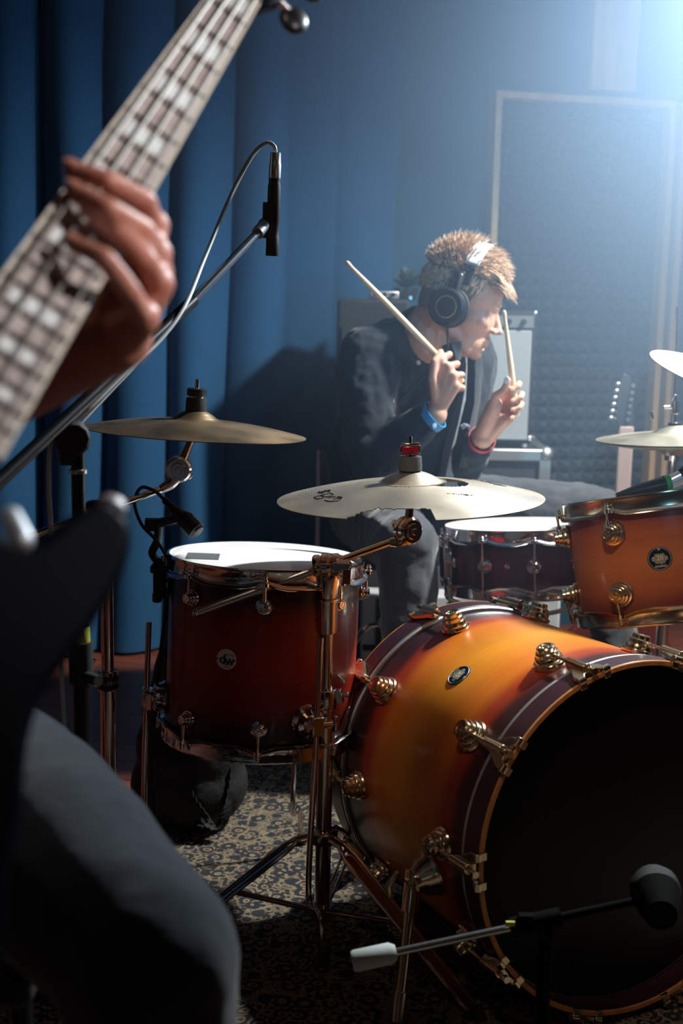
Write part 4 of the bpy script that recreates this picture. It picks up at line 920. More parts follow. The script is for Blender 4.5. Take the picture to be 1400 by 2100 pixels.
for k in range(46):
    a = rn.uniform(0, 2*pi); e_ = rn.uniform(.2, 1.4); d = Vector((cos(a)*cos(e_), sin(a)*cos(e_), sin(e_))); o = Vector((pc.x+.01, 3.86, sz1+.035)); l = rn.uniform(.03, .075)
    tipp = o+d*l; sdv = d.cross(Vector((0, 0, 1))).normalized()*.010; md = o+d*l*.6+Vector((0, 0, .006))
    m.add([o, md-sdv, tipp, md+sdv, o-Vector((0, 0, .0008)), md-sdv-Vector((0, 0, .0008)), tipp-Vector((0, 0, .0008)), md+sdv-Vector((0, 0, .0008))], [[0, 1, 2, 3], [7, 6, 5, 4]])
build(m, 'foliage', plantm, pl)
# thin stand beside the drummer's back
q = aty(656, 915, 3.35)
st = thing('instrument_stand', 'thin grey stand with a padded top left of the drummer', 'instrument stand', T(q.x, 3.35, 0))
m = MB(); m.cyl((q.x, 3.35, .12), (q.x, 3.35, q.z-.01), .008); build(m, 'pole', steel, st)
m = MB(); m.cyl((q.x-.016, 3.35, q.z), (q.x+.016, 3.35, q.z), .010); build(m, 'padded_yoke', felt, st)
for dx, dy in ((-.14, .0), (.10, .14), (.08, -.14)): m = MB(); m.tube([(q.x, 3.35, .16), (q.x+dx, 3.35+dy, .008)], .007, 8); build(m, 'leg', steel, st)
# electric guitar on a stand before the foam
yg = 3.75; n0 = aty(1282, 880, yg); n1 = aty(1290, 1040, yg)
eg = thing('electric_guitar', 'guitar with six tuners on a dark headstock, against the foam panel', 'guitar', T(n1.x, yg, 0))
gx = n0.x
m = MB(); m.box((gx+.002, yg, n0.z-.27), (.044, .022, .56)); build(m, 'neck', pbr('pale_neck_wood', (.45, .33, .32), .5), eg, bevel=.006)
hs0 = n0.z
m = MB(); m.prism([(-.022, 0), (.022, 0), (.020, .05), (.012, .12), (.006, .155), (-.016, .165), (-.030, .13), (-.032, .04)], -.008, .008, T(gx, yg, hs0) @ Matrix.Rotation(pi/2, 4, 'X')); build(m, 'headstock', pbr('dark_headstock', (.03, .035, .04), .4), eg, bevel=.002)
for k in range(6):
    zz = hs0+.030+k*.020; xx = gx-.034+k*.0030
    m = MB(); m.cyl((xx+.012, yg-.002, zz), (xx-.008, yg-.006, zz+.002), .003); m.ell((xx-.012+.0, yg-.006, zz+.003), (.010, .006, .007)); m.cyl((gx+.002+k*.002, yg-.008, zz), (gx+.002+k*.002, yg-.018, zz), .006); build(m, 'tuner', steel, eg)
pts = []
for k in range(40):
    a = 2*pi*k/40; pts.append((.155*sin(a)*(1-.22*cos(a*2+.3)-.08*cos(a)), -.02+.20*cos(a)))
m = MB(); m.prism(pts, -.02, .02, T(gx, yg, hs0-.70) @ Matrix.Rotation(pi/2, 4, 'X')); build(m, 'body', pbr('dark_red_body', (.12, .02, .02), .25), eg, bevel=.006)
gs = thing('guitar_stand', 'black guitar stand holding the guitar by the foam panel', 'guitar stand', T(gx, yg+.05, 0))
m = MB(); m.cyl((gx, yg+.075, .1), (gx, yg+.05, hs0-.10), .008); build(m, 'pole', blackm, gs)
for dx, dy in ((-.17, -.10), (.17, -.10), (0, .17)): m = MB(); m.tube([(gx, yg+.075, .3), (gx+dx, yg+.075+dy, .008)], .007, 8); build(m, 'leg', blackm, gs)
m = MB(); m.tube([(gx-.10, yg-.04, .085), (gx-.10, yg+.06, .10), (gx+.10, yg+.06, .10), (gx+.10, yg-.04, .085)], .007, 8); build(m, 'cradle', blackr, gs)

# low pale case on the floor behind the drummer
c0, c1 = aty(742, 1220, 3.58), aty(1150, 1220, 3.58)
lc = thing('storage_case', 'low pale grey case on the floor behind the stool, glimpsed between the drums', 'case', T((c0.x+c1.x)/2, 3.63, 0))
m = MB(); m.box(((c0.x+c1.x)/2, 3.63, .01+c0.z/2), (c1.x-c0.x, .10, c0.z-.02)); build(m, 'case_body', pbr('pale_grey_case', (.55, .56, .60), .5), lc, bevel=.006)
for k in range(3):
    xx = c0.x+.025+k*.21; m = MB(); m.box((xx+.028, 3.577, c0.z*.62), (.022, .006, c0.z*.7)); build(m, 'dark_strap', bagm, lc)
m = MB(); m.box(((c0.x+c1.x)/2, 3.577, c0.z*.45), (c1.x-c0.x-.01, .004, .018)); build(m, 'dark_seam', bagm, lc)

# ------------------------------------------------------------------ the drummer
V = Vector
def chain(m, pts, rs, n=14):
    for i in range(len(pts)-1): m.cap(pts[i], pts[i+1], rs[i], rs[i+1], n)
def finger(m, pts, r):
    k = len(pts)
    for i in range(k-1): m.cap(pts[i], pts[i+1], r*(1-.10*i), r*(1-.10*(i+1)), 12)
    return pts
def nail(parent, tip, prev, out, r, name='fingernail'):
    d = (V(tip)-V(prev)).normalized(); o = V(out).normalized(); o = (o-d*o.dot(d)).normalized()
    m = MB(); m.ell((0, 0, 0), (r*.62, r*.85, r*.22), frame(V(tip)+o*r*.80+d*r*.1, o, d.cross(o))); return m
HY = 3.10
ear = aty(941, 636, HY)                         # centre between the ears
hF = V((.90, -.27, -.25)).normalized()          # where the face points
hR = hF.cross(V((0, 0, 1)))                     # his right, towards the camera
hU0 = hR.cross(hF).normalized(); hR.normalize()
rollh = rad(-4)
hU = (hU0*cos(rollh)+hR*sin(rollh)).normalized(); hR = hF.cross(hU).normalized()
HM_ = Matrix(((hF.x, hR.x, hU.x, ear.x), (hF.y, hR.y, hU.y, ear.y), (hF.z, hR.z, hU.z, ear.z), (0, 0, 0, 1)))
H = lambda f, r, u: HM_ @ V((f, r, u))          # forward, right, up in metres
hip = V((.14, 3.37, .60)); chest = V((.165, 3.26, .90)); nb = V((.19, 3.20, 1.035))
sR = V((.065, 3.075, 1.005)); sL = V((.325, 3.33, 1.01))
eR = aty(778, 940, 2.98); wR = aty(893, 850, 2.93)
eL = aty(935, 965, 3.24); wL = aty(988, 900, 3.06)
hjR = V((.07, 3.30, .575)); hjL = V((.25, 3.40, .575))
kR = V((.150, 2.89, .575)); kL = V((.66, 3.27, .590))
aR = V((.18, 2.80, .13)); aL = V((.73, 3.14, .13))
toR = V((.25, 2.62, .085)); toL = V((.72, 2.99, .085))
dr = thing('person', 'drummer in a dark jacket and headphones bent over the snare, both sticks raised', 'person', (.14, 3.37, 0))
b = MB()
b.ell(hip, (.16, .12, .12)); chain(b, [hip, chest, nb], [.125, .135, .07])
b.cap(V((.09, 3.14, .97)), V((.29, 3.30, .98)), .085, .085); b.cap(sR, sR*.5+nb*.5+V((0, 0, .015)), .055, .05); b.cap(sL, sL*.5+nb*.5+V((0, 0, .015)), .055, .05)
chain(b, [sR, eR], [.052, .040]); chain(b, [eR, wR], [.042, .027])
chain(b, [sL, eL], [.052, .040]); chain(b, [eL, wL], [.042, .027])
chain(b, [hjR, kR], [.088, .058]); chain(b, [kR, aR], [.055, .036]); chain(b, [hjL, kL], [.088, .058]); chain(b, [kL, aL], [.055, .036])
chain(b, [aR, aR+V((.01, -.03, -.06)), toR], [.036, .038, .028]); chain(b, [aL, aL+V((0, -.03, -.06)), toL], [.036, .038, .028])
# neck and head
chain(b, [nb+V((0, 0, -.03)), H(-.055, 0, -.075), H(-.035, 0, -.02)], [.072, .064, .062])
M_ = HM_
b.ell((-.012, 0, .050), (.094, .076, .090), M_, 28, 18)      # cranium
b.ell((.028, 0, .045), (.066, .068, .070), M_, 24, 16)       # forehead
b.ell((.040, 0, -.010), (.053, .062, .060), M_, 24, 16)      # face mid
b.ell((.036, 0, -.060), (.050, .049, .045), M_)              # jaw
b.ell((.068, 0, -.088), (.019, .020, .016), M_)              # chin
b.cap((.0, .050, -.045), (.052, .028, -.082), .016, .014, M=M_); b.cap((.0, -.050, -.045), (.052, -.028, -.082), .016, .014, M=M_)
b.cap((.082, .026, .030), (.086, .006, .026), .0085, .007, M=M_); b.cap((.082, -.026, .030), (.086, -.006, .026), .0085, .007, M=M_)   # brow
b.cap((.088, 0, .016), (.106, 0, -.018), .0065, .0085, M=M_); b.ell((.108, 0, -.022), (.011, .010, .009), M_); b.ell((.098, .011, -.026), (.009, .007, .007), M_); b.ell((.098, -.011, -.026), (.009, .007, .007), M_)
b.ell((.062, .036, -.012), (.024, .022, .018), M_); b.ell((.062, -.036, -.012), (.024, .022, .018), M_)      # cheeks
b.cap((.085, .014, -.052), (.090, 0, -.050), .0052, .006, M=M_); b.cap((.085, -.014, -.052), (.090, 0, -.050), .0052, .006, M=M_)
b.cap((.083, .013, -.061), (.088, 0, -.062), .0055, .0065, M=M_); b.cap((.083, -.013, -.061), (.088, 0, -.062), .0055, .0065, M=M_)
for s_ in (1, -1):
    b.ell((-.008, s_*.078, .004), (.018, .008, .032), M_)    # ear
    b.ell((.072, s_*.030, .012), (.012, .014, .008), M_)     # closed lid
# right hand round its stick
S1a, S1b = aty(709, 536, 2.78), aty(948, 783, 2.955); s1 = (S1b-S1a).normalized()
MC = [aty(903, 738, 2.915), aty(918, 752, 2.910), aty(929, 770, 2.912), aty(934, 791, 2.918)]
for p in MC: b.cap(wR+(p-wR)*.12, p, .017, .0125, 12)
b.cap(wR+(MC[3]-wR)*.3+V((.004, .016, 0)), MC[3]+V((0, .018, 0)), .014, .012)
def wrapf(m, mc, ax_pt, r, out, along, n3=(0, 0)):
    pass
PIPd = [V((.020, .012, .012)), V((.021, .014, .006)), V((.020, .015, .001)), V((.017, .015, -.005))]
for k, p in enumerate(MC):
    p1 = p+PIPd[k]*1.05; p2 = p1+V((.002, .024, -.004)); p3 = p2+V((-.016, .010, -.006))
    finger(b, [p, p1, p2, p3], .0092 if k < 3 else .0082)
finger(b, [wR+V((.0, -.006, .02)), aty(886, 775, 2.90), aty(890, 742, 2.90), aty(903, 722, 2.915)], .0115)
# left hand, palm towards the camera, fingers closed on its stick
S2a, S2b = aty(1033, 636, 2.99), aty(1059, 852, 3.00)
MC2 = [aty(1045, 800, 3.035), aty(1052, 820, 3.035), aty(1050, 840, 3.035), aty(1043, 858, 3.035)]
for p in MC2: b.cap(wL+(p-wL)*.1, p, .018, .013, 12)
b.cap(wL+V((.0, -.012, .02)), aty(1014, 830, 3.015), .020, .019); b.cap(wL+V((.015, -.004, .005)), aty(1038, 858, 3.02), .018, .014)
for k, (p, q, r_, t_) in enumerate(zip(MC2, [(1064, 787), (1070, 808), (1069, 829), (1060, 848)], [(1062, 792), (1067, 815), (1064, 836), (1055, 853)], [(1049, 799), (1050, 822), (1050, 840), (1048, 857)])):
    finger(b, [p, aty(*q, 3.012), aty(*r_, 2.988), aty(*t_, 2.984)], .0092 if k < 3 else .0080)
finger(b, [aty(1010, 838, 3.01), aty(1016, 812, 3.0), aty(1033, 800, 2.985), aty(1041, 780, 2.98)], .0112)
blob(b, 'body', skin, dr, .0032, 3)
for t0, p0, out in ((aty(1041, 780, 2.98), aty(1033, 800, 2.985), V((-.5, -1, .2))),):
    build(nail(dr, t0, p0, out, .0112), 'thumbnail', inlay, dr, label='pale thumbnail')
for k in range(4):
    t_ = [(1049, 799), (1050, 822), (1050, 840), (1048, 857)][k]; r_ = [(1062, 792), (1067, 815), (1064, 836), (1055, 853)][k]
    build(nail(dr, aty(*t_, 2.984), aty(*r_, 2.988), V((0, -1, .1)), .0080), 'fingernail', skin, dr)
# eyes and brows, ear side
for s_ in (1, -1):
    m = MB(); m.tube([(.076, s_*.020, .010), (.078, s_*.030, .006), (.074, s_*.040, .008)], .0012, 6, M=M_); build(m, 'eyelashes', hairm, dr)
    m = MB()
    P = [H(.0905, s_*.008, .034), H(.0915, s_*.020, .039), H(.084, s_*.036, .036)]; m.tube(P, [.0022, .0028, .0012], 6); build(m, 'eyebrow', hairm, dr)
# stubble-coloured hair: cap plus locks
hb = MB(); hb.ell((-.012, 0, .058), (.097, .080, .090), M_, 28, 18); hb.ell((.010, 0, .088), (.082, .066, .066), M_, 24, 14); hb.ell((.058, 0, .104), (.040, .050, .030), M_)
hb.ell((-.060, 0, .010), (.044, .062, .060), M_)
me_b = MB(); rnh = random.Random(11)
def on_head(f, r, u): return H(f, r, u)
locks = MB()
def lock(p, d, L, w, bend):
    p = V(p); d = V(d).normalized(); s_ = d.cross(V(bend)).normalized() if d.cross(V(bend)).length > 1e-3 else d.orthogonal()
    P = [p, p+d*L*.4+V(bend)*L*.10, p+d*L*.75+V(bend)*L*.32, p+d*L+V(bend)*L*.62]
    locks.tube(P, [w, w*.9, w*.55, w*.08], 5, cap=False)
for k in range(2600):
    a = rnh.uniform(0, 2*pi); z = rnh.uniform(-.25, 1)
    q = V((cos(a)*math.sqrt(1-z*z), sin(a)*math.sqrt(1-z*z), z))
    P = V((-.012+.097*q.x, .080*q.y, .058+.091*q.z))
    if P.z < .052 and P.x > -.005: continue
    if P.x > .062 and P.z < .078: continue
    if P.z < .0 and P.x > -.03: continue
    top = max(0, min(1, (P.z-.07)/.06)); L = .012+.030*top*(.6+.6*rnh.random())
    d = q*.40+V((.75 if P.x > 0 else .25*rnh.uniform(-.6, 1), .3*rnh.uniform(-1, 1), .0))
    if top < .3: d = q*.25+V((-.35, 0, -.8))
    dW = (M_.to_3x3() @ d); bend = M_.to_3x3() @ V((.35*top, rnh.uniform(-.4, .4), -.35 if P.x > .03 else .1))
    lock(M_ @ P, dW, L, .0019, bend)
for k in range(620):    # fringe swept forward over the forehead and a tuft at the crown
    y = rnh.uniform(-.055, .058); x = rnh.uniform(.035, .072)
    P = V((x, y, .118-.9*max(0, x-.03)+rnh.uniform(-.008, .010)))
    dW = M_.to_3x3() @ V((.9, rnh.uniform(-.25, .25), .12)); lock(M_ @ P, dW, rnh.uniform(.030, .052), .0022, M_.to_3x3() @ V((.15, rnh.uniform(-.3, .3), -.95)))
for k in range(260):
    y = rnh.uniform(-.03, .05); x = rnh.uniform(-.085, -.03)
    P = V((x, y, .135-.6*abs(x+.04)-.6*abs(y)))
    dW = M_.to_3x3() @ V((-.35+rnh.uniform(-.3, .3), rnh.uniform(-.3, .3), .9)); lock(M_ @ P, dW, rnh.uniform(.022, .038), .0021, M_.to_3x3() @ V((-.5, rnh.uniform(-.3, .3), 0)))
hr = blob(hb, 'hair', hairdark, dr, .004, 2)
build(locks, 'hair_locks', hairm, hr, ang=180)
# jacket
jk = MB()
jk.ell(hip+V((0, 0, -.02)), (.175, .135, .10)); chain(jk, [hip+V((0, 0, .03)), chest, chest*.3+nb*.7], [.152, .165, .115])
jk.cap(V((.075, 3.13, .955)), V((.30, 3.32, .965)), .102, .100)
jk.cap(sR+V((-.008, -.004, .0)), nb+V((-.030, -.03, -.005)), .070, .066); jk.cap(sL, nb+V((.04, .03, -.015)), .064, .05)
chain(jk, [sR+V((-.008, -.002, -.005)), (sR+eR)/2+V((-.022, 0, .01)), eR+V((-.012, 0, -.004))], [.070, .072, .062])
chain(jk, [eR+V((-.004, 0, 0)), wR+(eR-wR)*.20], [.062, .043])
chain(jk, [sL, (sL+eL)/2+V((.012, 0, 0)), eL+V((0, 0, -.006))], [.066, .066, .062]); chain(jk, [eL, wL+(eL-wL)*.16], [.062, .042])
jk.ell(V((.02, 3.20, .72)), (.06, .09, .14)); jk.ell(V((.07, 3.10, .80)), (.075, .08, .15))
jacket = blob(jk, 'jacket', denim_b, dr, .0075, 3, disp=(.022, .055))
m = MB(); F = frame(nb+V((-.035, -.045, .005)), H(-.03, 0, -.02)-nb, (0, -1, 0))
cpath = []
cN = (H(-.045, 0, -.05)-nb).normalized(); Fc_ = frame(nb+cN*.008, cN, (1, 0, 0)); 
prof = [(.086, -.03), (.084, .0), (.080, .026), (.074, .032), (.075, .0), (.076, -.03)]
m.lathe(prof, Fc_, 40, closed=True, a0=rad(25), a1=rad(335)); build(m, 'collar', denim_b, jacket)
for q_, y_ in (((857, 744), 2.985), ((890, 873), 2.875), ((841, 611), 3.045)):
    p = aty(*q_, y_); m = MB(); m.lathe([(0, -.004), (.0062, -.004), (.0062, .001), (.005, .003), (0, .0035)], frame(p, (.1, -1, .15)), 18); build(m, 'snap_button', alu, jacket, label='silver snap button')
# open jacket front edge with pale lining, hanging below the chin
m = MB()
def sheet(m, rows, th=.004):
    n = len(rows[0]); k = len(rows); vs = [p for r in rows for p in r]+[p+V((0, th, 0)) for r in rows for p in r]; fs = []
    for j in range(k-1):
        for i in range(n-1):
            a = j*n+i; fs.append([a, a+1, a+n+1, a+n]); a += n*k; fs.append([a+n, a+n+1, a+1, a])
    o = n*k
    for j in range(k-1):
        for i in (0, n-1): fs.append([j*n+i, (j+1)*n+i, o+(j+1)*n+i, o+j*n+i])
    for i in range(n-1):
        for j in (0, k-1): fs.append([j*n+i, j*n+i+1, o+j*n+i+1, o+j*n+i])
    m.add(vs, fs)
def strip(px_rows, y0):   # each row: list of (px, py, dy)
    return [[aty(px, py, y0+dy) for px, py, dy in r] for r in px_rows]
sheet(m, strip([[(935, 716, .02), (952, 722, -.01), (968, 716, .01), (984, 706, .03)], [(940, 745, .01), (956, 748, -.02), (974, 750, .0), (988, 742, .03)], [(938, 800, .01), (952, 805, -.03), (972, 808, .0), (985, 800, .03)], [(925, 860, .0), (940, 866, -.03), (958, 868, .0), (972, 860, .03)], [(908, 925, .0), (922, 935, -.03), (940, 940, .0), (955, 935, .03)], [(895, 1000, .0), (908, 1005, -.02), (925, 1010, .0), (940, 1005, .03)]], 3.15))
build(m, 'shirt_front', greyc, dr, ang=60, label='pale grey shirt front under the jacket')
m = MB(); sheet(m, strip([[(958, 722, -.0), (970, 720, -.015), (985, 708, -.0)], [(958, 760, -.03), (974, 765, -.05), (991, 760, -.02)], [(955, 820, -.03), (972, 828, -.05), (985, 822, -.02)], [(940, 880, -.03), (958, 892, -.05), (972, 890, -.02)], [(925, 950, -.03), (940, 960, -.05), (958, 958, -.02)]], 3.12))
build(m, 'jacket_placket', denim_b, jacket, ang=60)
m = MB(); sheet(m, strip([[(905, 710, -.02), (925, 702, -.03), (945, 700, -.02)], [(915, 728, -.03), (932, 724, -.045), (948, 722, -.02)], [(925, 742, -.02), (935, 740, -.03), (944, 738, -.02)]], 3.05))
build(m, 'collar_point', denim_b, jacket, ang=60)
m = MB(); m.tube(bez([aty(962, 876, 3.02), aty(955, 872, 3.015), aty(946, 877, 3.015)], 5), [.004]*6+[.006]*5, 8); build(m, 'jacket_drawcord', greyc, jacket)
# trousers and shoes
tr = MB(); tr.ell(hip+V((0, 0, -.05)), (.165, .135, .10)); chain(tr, [hjR, kR], [.104, .078]); chain(tr, [kR, aR+V((0, 0, .02))], [.074, .055]); chain(tr, [hjL, kL], [.104, .078]); chain(tr, [kL, aL+V((0, 0, .02))], [.074, .055])
blob(tr, 'trousers', jeans_d, dr, .008, 3, disp=(.014, .05))
for a_, t_ in ((aR, toR), (aL, toL)):
    m = MB(); d = (t_-a_); d.z = 0; d.normalize(); h0 = V((a_.x, a_.y, .060)); chain(m, [h0-d*.03, h0+d*.08, V((t_.x, t_.y, .058))], [.044, .046, .038]); m.cap(V((a_.x, a_.y, .11)), h0, .046, .045)
    blob(m, 'shoe', blackr, dr, .007, 2)
def band(c, axis, r, w_, mt, nm, lbl):
    m = MB(); m.lathe([(r, -w_/2), (r+.002, -w_/2), (r+.002, w_/2), (r, w_/2)], frame(c, axis), 36, closed=True); return build(m, nm, mt, dr, label=lbl)
band(wR+(eR-wR)*.055+V((0, 0, .000)), wR-eR, .0345, .019, blueband, 'wristband', 'blue paper wristband')
band(wL+(eL-wL)*.02, wL-eL, .0325, .012, redband, 'wristband', 'red paper wristband')
band(wL+(eL-wL)*.13, wL-eL, .036, .018, blackr, 'wristband', 'black wristband')
# sticks
def stick(a, c, label):
    L = (c-a).length; F = frame(a, c-a); m = MB()
    m.lathe([(0, 0), (.0024, .0005), (.0044, .004), (.0050, .008), (.0044, .013), (.0036, .018), (.0055, .07), (.0070, .13), (.0073, .2), (.0073, L-.004), (.0060, L), (0, L)], F, 20)
    o = build(m, 'drumstick', hickory, ang=60); return tag(o, label, 'drumstick', 'pair of drumsticks')
stick(S1a, S1b, 'wooden drumstick raised to the left across the drummer’s shoulder')
stick(S2a, S2b, 'wooden drumstick held nearly upright in front of the grey amplifier')
# headphones
hp_ = thing('headphones', 'black studio headphones with a silver-topped headband on the drummer', 'headphones', HM_)
for s_, lbl in ((1, None), (-1, None)):
    F = M_ @ frame((-.004, s_*.080, .0), (-.16, s_*1, -.05), (0, 0, 1)); m = MB()
    m.lathe([(.024, -.004), (.044, -.004), (.048, .004), (.047, .016), (.030, .018)], F, 36); c_ = build(m, 'ear_pad', blackr, hp_)
    m = MB(); m.lathe([(0, .016), (.043, .016), (.046, .020), (.046, .030), (.040, .036), (.038, .037), (.036, .0345), (0, .034)], F, 40); c2 = build(m, 'ear_cup', blackp, hp_)
    m = MB(); m.lathe([(.0240, .0345), (.0245, .0362), (.0262, .0362), (.0267, .0345)], F, 40, closed=True); build(m, 'silver_ring', steel, c2, label='silver ring on the ear cup')
    m = MB(); m.cap((.030, .010, .026), (.075, .004, .012), .009, .010, M=F); m.box((.078, 0, .010), (.020, .026, .010), F); build(m, 'yoke', blackp, hp_, bevel=.003)
arc = []
for k in range(41):
    t_ = pi*k/40; arc.append((cos(t_), sin(t_)))
def bandpiece(i0, i1, rr0, rr1, wdt, mt, nm, lbl=None):
    vs = []; n = 0
    for i in range(i0, i1+1):
        c_, s_ = arc[i]; 
        for rr_k in (rr0, rr1):
            for wv in (-wdt/2, wdt/2):
                vs.append(M_ @ V((.006+wv+.010*s_, c_*(.092+rr_k), .030+s_*(.128+rr_k))))
        n += 1
    fs = [[0, 1, 3, 2]]
    for i in range(n-1):
        a = i*4; b_ = a+4
        fs += [[a, a+1, b_+1, b_], [a+2, b_+2, b_+3, a+3], [a, b_, b_+2, a+2], [a+1, a+3, b_+3, b_+1]]
    a = (n-1)*4; fs.append([a, a+2, a+3, a+1]); m = MB(); m.add(vs, fs); return build(m, nm, mt, hp_, bevel=.002, label=lbl)
bandpiece(3, 37, -.004, .002, .026, blackp, 'headband')
bandpiece(8, 32, .002, .012, .034, silverpad, 'headband_cushion', 'silver cushioned top of the headband')
m = MB(); m.tube(bez([H(.005, .105, -.045), H(.02, .10, -.10), H(-.01, .09, -.16), H(-.06, .06, -.24)], 6), .0025, 8); build(m, 'cable', blackr, hp_)

# ------------------------------------------------------------------ the guitarist and the bass guitar
n_top = V((-.1011, 1.2270, 1.4219))
u = V((.2108, .7833, .5848)).normalized()      # along the neck, towards the nut
vdir = V((.8158, .1887, -.5467)); vdir = (vdir-u*u.dot(vdir)).normalized()      # across, towards the treble side
nrm_ = vdir.cross(u).normalized()
if nrm_.dot(CP-n_top) < 0: nrm_ = -nrm_
GM = Matrix(((vdir.x, u.x, nrm_.x, n_top.x), (vdir.y, u.y, nrm_.y, n_top.y), (vdir.z, u.z, nrm_.z, n_top.z), (0, 0, 0, 1)))
GI = GM.inverted()
gt = thing('bass_guitar', 'bass guitar across the left foreground, its pale fretboard pointing up and away', 'guitar', GM)
SCL = .864
wid = lambda d: .0200+.0105*min(1, d/.60)      # half width at distance d from the nut
Lb = .612
m = MB(); m.prism([(-wid(0), 0), (wid(0), 0), (wid(Lb), -Lb), (-wid(Lb), -Lb)], -.005, .0, None)
fb = build(m, 'fretboard', board, gt, local=True, bevel=.001)
m = MB(); rows = []
for k in range(13):
    d = Lb*k/12; wd_ = wid(d); rows.append([V((wd_*.99*cos(pi+pi*i/12), -d, -.005+(.019+.004*k/12)*-sin(pi*i/12)*1.0)) for i in range(13)])
vs = [p for r in rows for p in r]; fs = [[j*13+i, j*13+i+1, (j+1)*13+i+1, (j+1)*13+i] for j in range(12) for i in range(12)]+[list(range(13))[::-1], [12*13+i for i in range(13)]]+[[j*13, (j+1)*13, (j+1)*13+12, j*13+12] for j in range(12)]
m.add(vs, fs); build(m, 'neck', neckwood, gt, local=True)
for s_ in (-1, 1):
    m = MB(); m.prism([(s_*wid(0)-.0014, 0), (s_*wid(0)+.0014, 0), (s_*wid(Lb)+.0014, -Lb), (s_*wid(Lb)-.0014, -Lb)], -.0048, .0006); build(m, 'binding', bindm, gt, local=True)
frets = [SCL*(1-2**(-k/12)) for k in range(1, 24)]
for k, d in enumerate(frets):
    if d > Lb-.005: break
    m = MB(); m.tube([(-wid(d)+.0005, -d, .0004), (wid(d)-.0005, -d, .0004)], .0020, 8); build(m, 'fret', fretm, fb, local=True)
allf = [0]+frets
for k in (1, 3, 5, 7, 9, 12, 15, 17, 19, 21):
    d = (allf[k]+allf[k-1])/2; h = (allf[k]-allf[k-1])*.26
    if d > Lb-.01: continue
    m = MB(); q_ = wid(d)*.62; m.prism([(-q_, -d-h), (q_, -d-h), (q_, -d+h), (-q_, -d+h)], -.001, .0005); build(m, 'inlay', inlay, fb, local=True)
m = MB(); m.box((0, .003, .001), (2*wid(0), .006, .008)); build(m, 'nut', bindm, gt, local=True)
for k in range(4):
    x0 = -.0160+.0105*k; x1 = x0*1.42
    m = MB(); m.tube([(x0, .10, .002), (x0, .004, .0055), (x1, -Lb, .007), (x1*1.05, -SCL+.03, .010)], .0016-.00025*k, 6); build(m, 'string', nickel, gt, local=True)
m = MB(); m.prism([(-.023, .0), (.023, .0), (.036, .035), (.042, .10), (.040, .20), (.010, .235), (-.030, .21), (-.038, .10), (-.034, .035)], -.018, -.004); hs_ = build(m, 'headstock', bassbody, gt, local=True, bevel=.003)
for k, (sx, yy) in enumerate(((1, .060), (1, .130), (-1, .075), (-1, .145))):
    m = MB(); m.cyl((sx*.024, yy, -.003), (sx*.024, yy, .012), .007); m.cyl((sx*.034, yy-.015, -.012), (sx*.046, yy-.015, -.014), .005)
    tn = build(m, 'tuning_machine', steel, hs_, local=True)
    m = MB(); m.ell((sx*.056, yy-.018, -.016), (.015, .020, .008)); build(m, 'tuner_key', blackp, tn, local=True)
# body outline: traced on the face plane of the instrument
def onface(px, py):
    v = at(px, py, 1)-CP; z0_ = GM @ V((0, 0, -.012)); t = (z0_-CP).dot(nrm_)/v.dot(nrm_); p = GI @ (CP+v*t); return (p.x, p.y)
tre = [(.030, -.645), (.053, -.650), (.072, -.646), (.082, -.618), (.092, -.598), (.107, -.588), (.121, -.592), (.128, -.608), (.130, -.636), (.127, -.675), (.121, -.710), (.119, -.735), (.123, -.760), (.136, -.798), (.146, -.835), (.158, -.875), (.160, -.920), (.145, -.960), (.110, -.990), (.060, -1.005), (.0, -1.01)]
bas = [(-.06, -1.0), (-.115, -.98), (-.150, -.945), (-.163, -.90), (-.158, -.85), (-.138, -.80), (-.120, -.755), (-.115, -.70), (-.125, -.645), (-.145, -.595), (-.150, -.555), (-.135, -.535), (-.110, -.545), (-.085, -.575), (-.060, -.600), (-.035, -.612)]
outl = [(p.x, p.y) for p in bez([V((a, b_, 0)) for a, b_ in tre+bas], 3)]
m = MB(); m.prism(outl, -.050, -.010); gb = build(m, 'body', bassbody, gt, local=True, bevel=.007)
m = MB(); m.prism([(-.028, -.44), (.028, -.44), (.028, -.66), (-.028, -.66)], -.020, -.0055); build(m, 'neck_heel', neckwood, gt, local=True)
m = MB(); m.cyl((.108, -.590, -.030), (.1085, -.576, -.030), .0045, .0035, 14); m.cyl((.1085, -.576, -.030), (.1087, -.571, -.030), .0095, .0090, 20); build(m, 'strap_button', satin, gt, local=True)
for yy in (-.70, -.755):
    m = MB(); m.box((0, yy, -.004), (.078, .034, .014)); build(m, 'pickup', chrome, gt, local=True, bevel=.004)
m = MB(); m.box((0, -.83, -.003), (.080, .022, .014)); build(m, 'bridge', chrome, gt, local=True, bevel=.003)
for x, y in ((.075, -.83), (.105, -.86), (.10, -.91)):
    m = MB(); m.lathe([(0, -.01), (.012, -.01), (.011, .004), (.0, .005)], T(x, y, 0), 24); build(m, 'control_knob', blackp, gt, local=True)
lv = GM @ V((.060, -.648, -.012))
m = MB(); a_, b_ = at(22, 1062, .735), at(43, 1108, .722); m.cap(a_, b_, .0066, .0072); build(m, 'metal_piece', satin, gt)  # elongated satin metal piece on the body
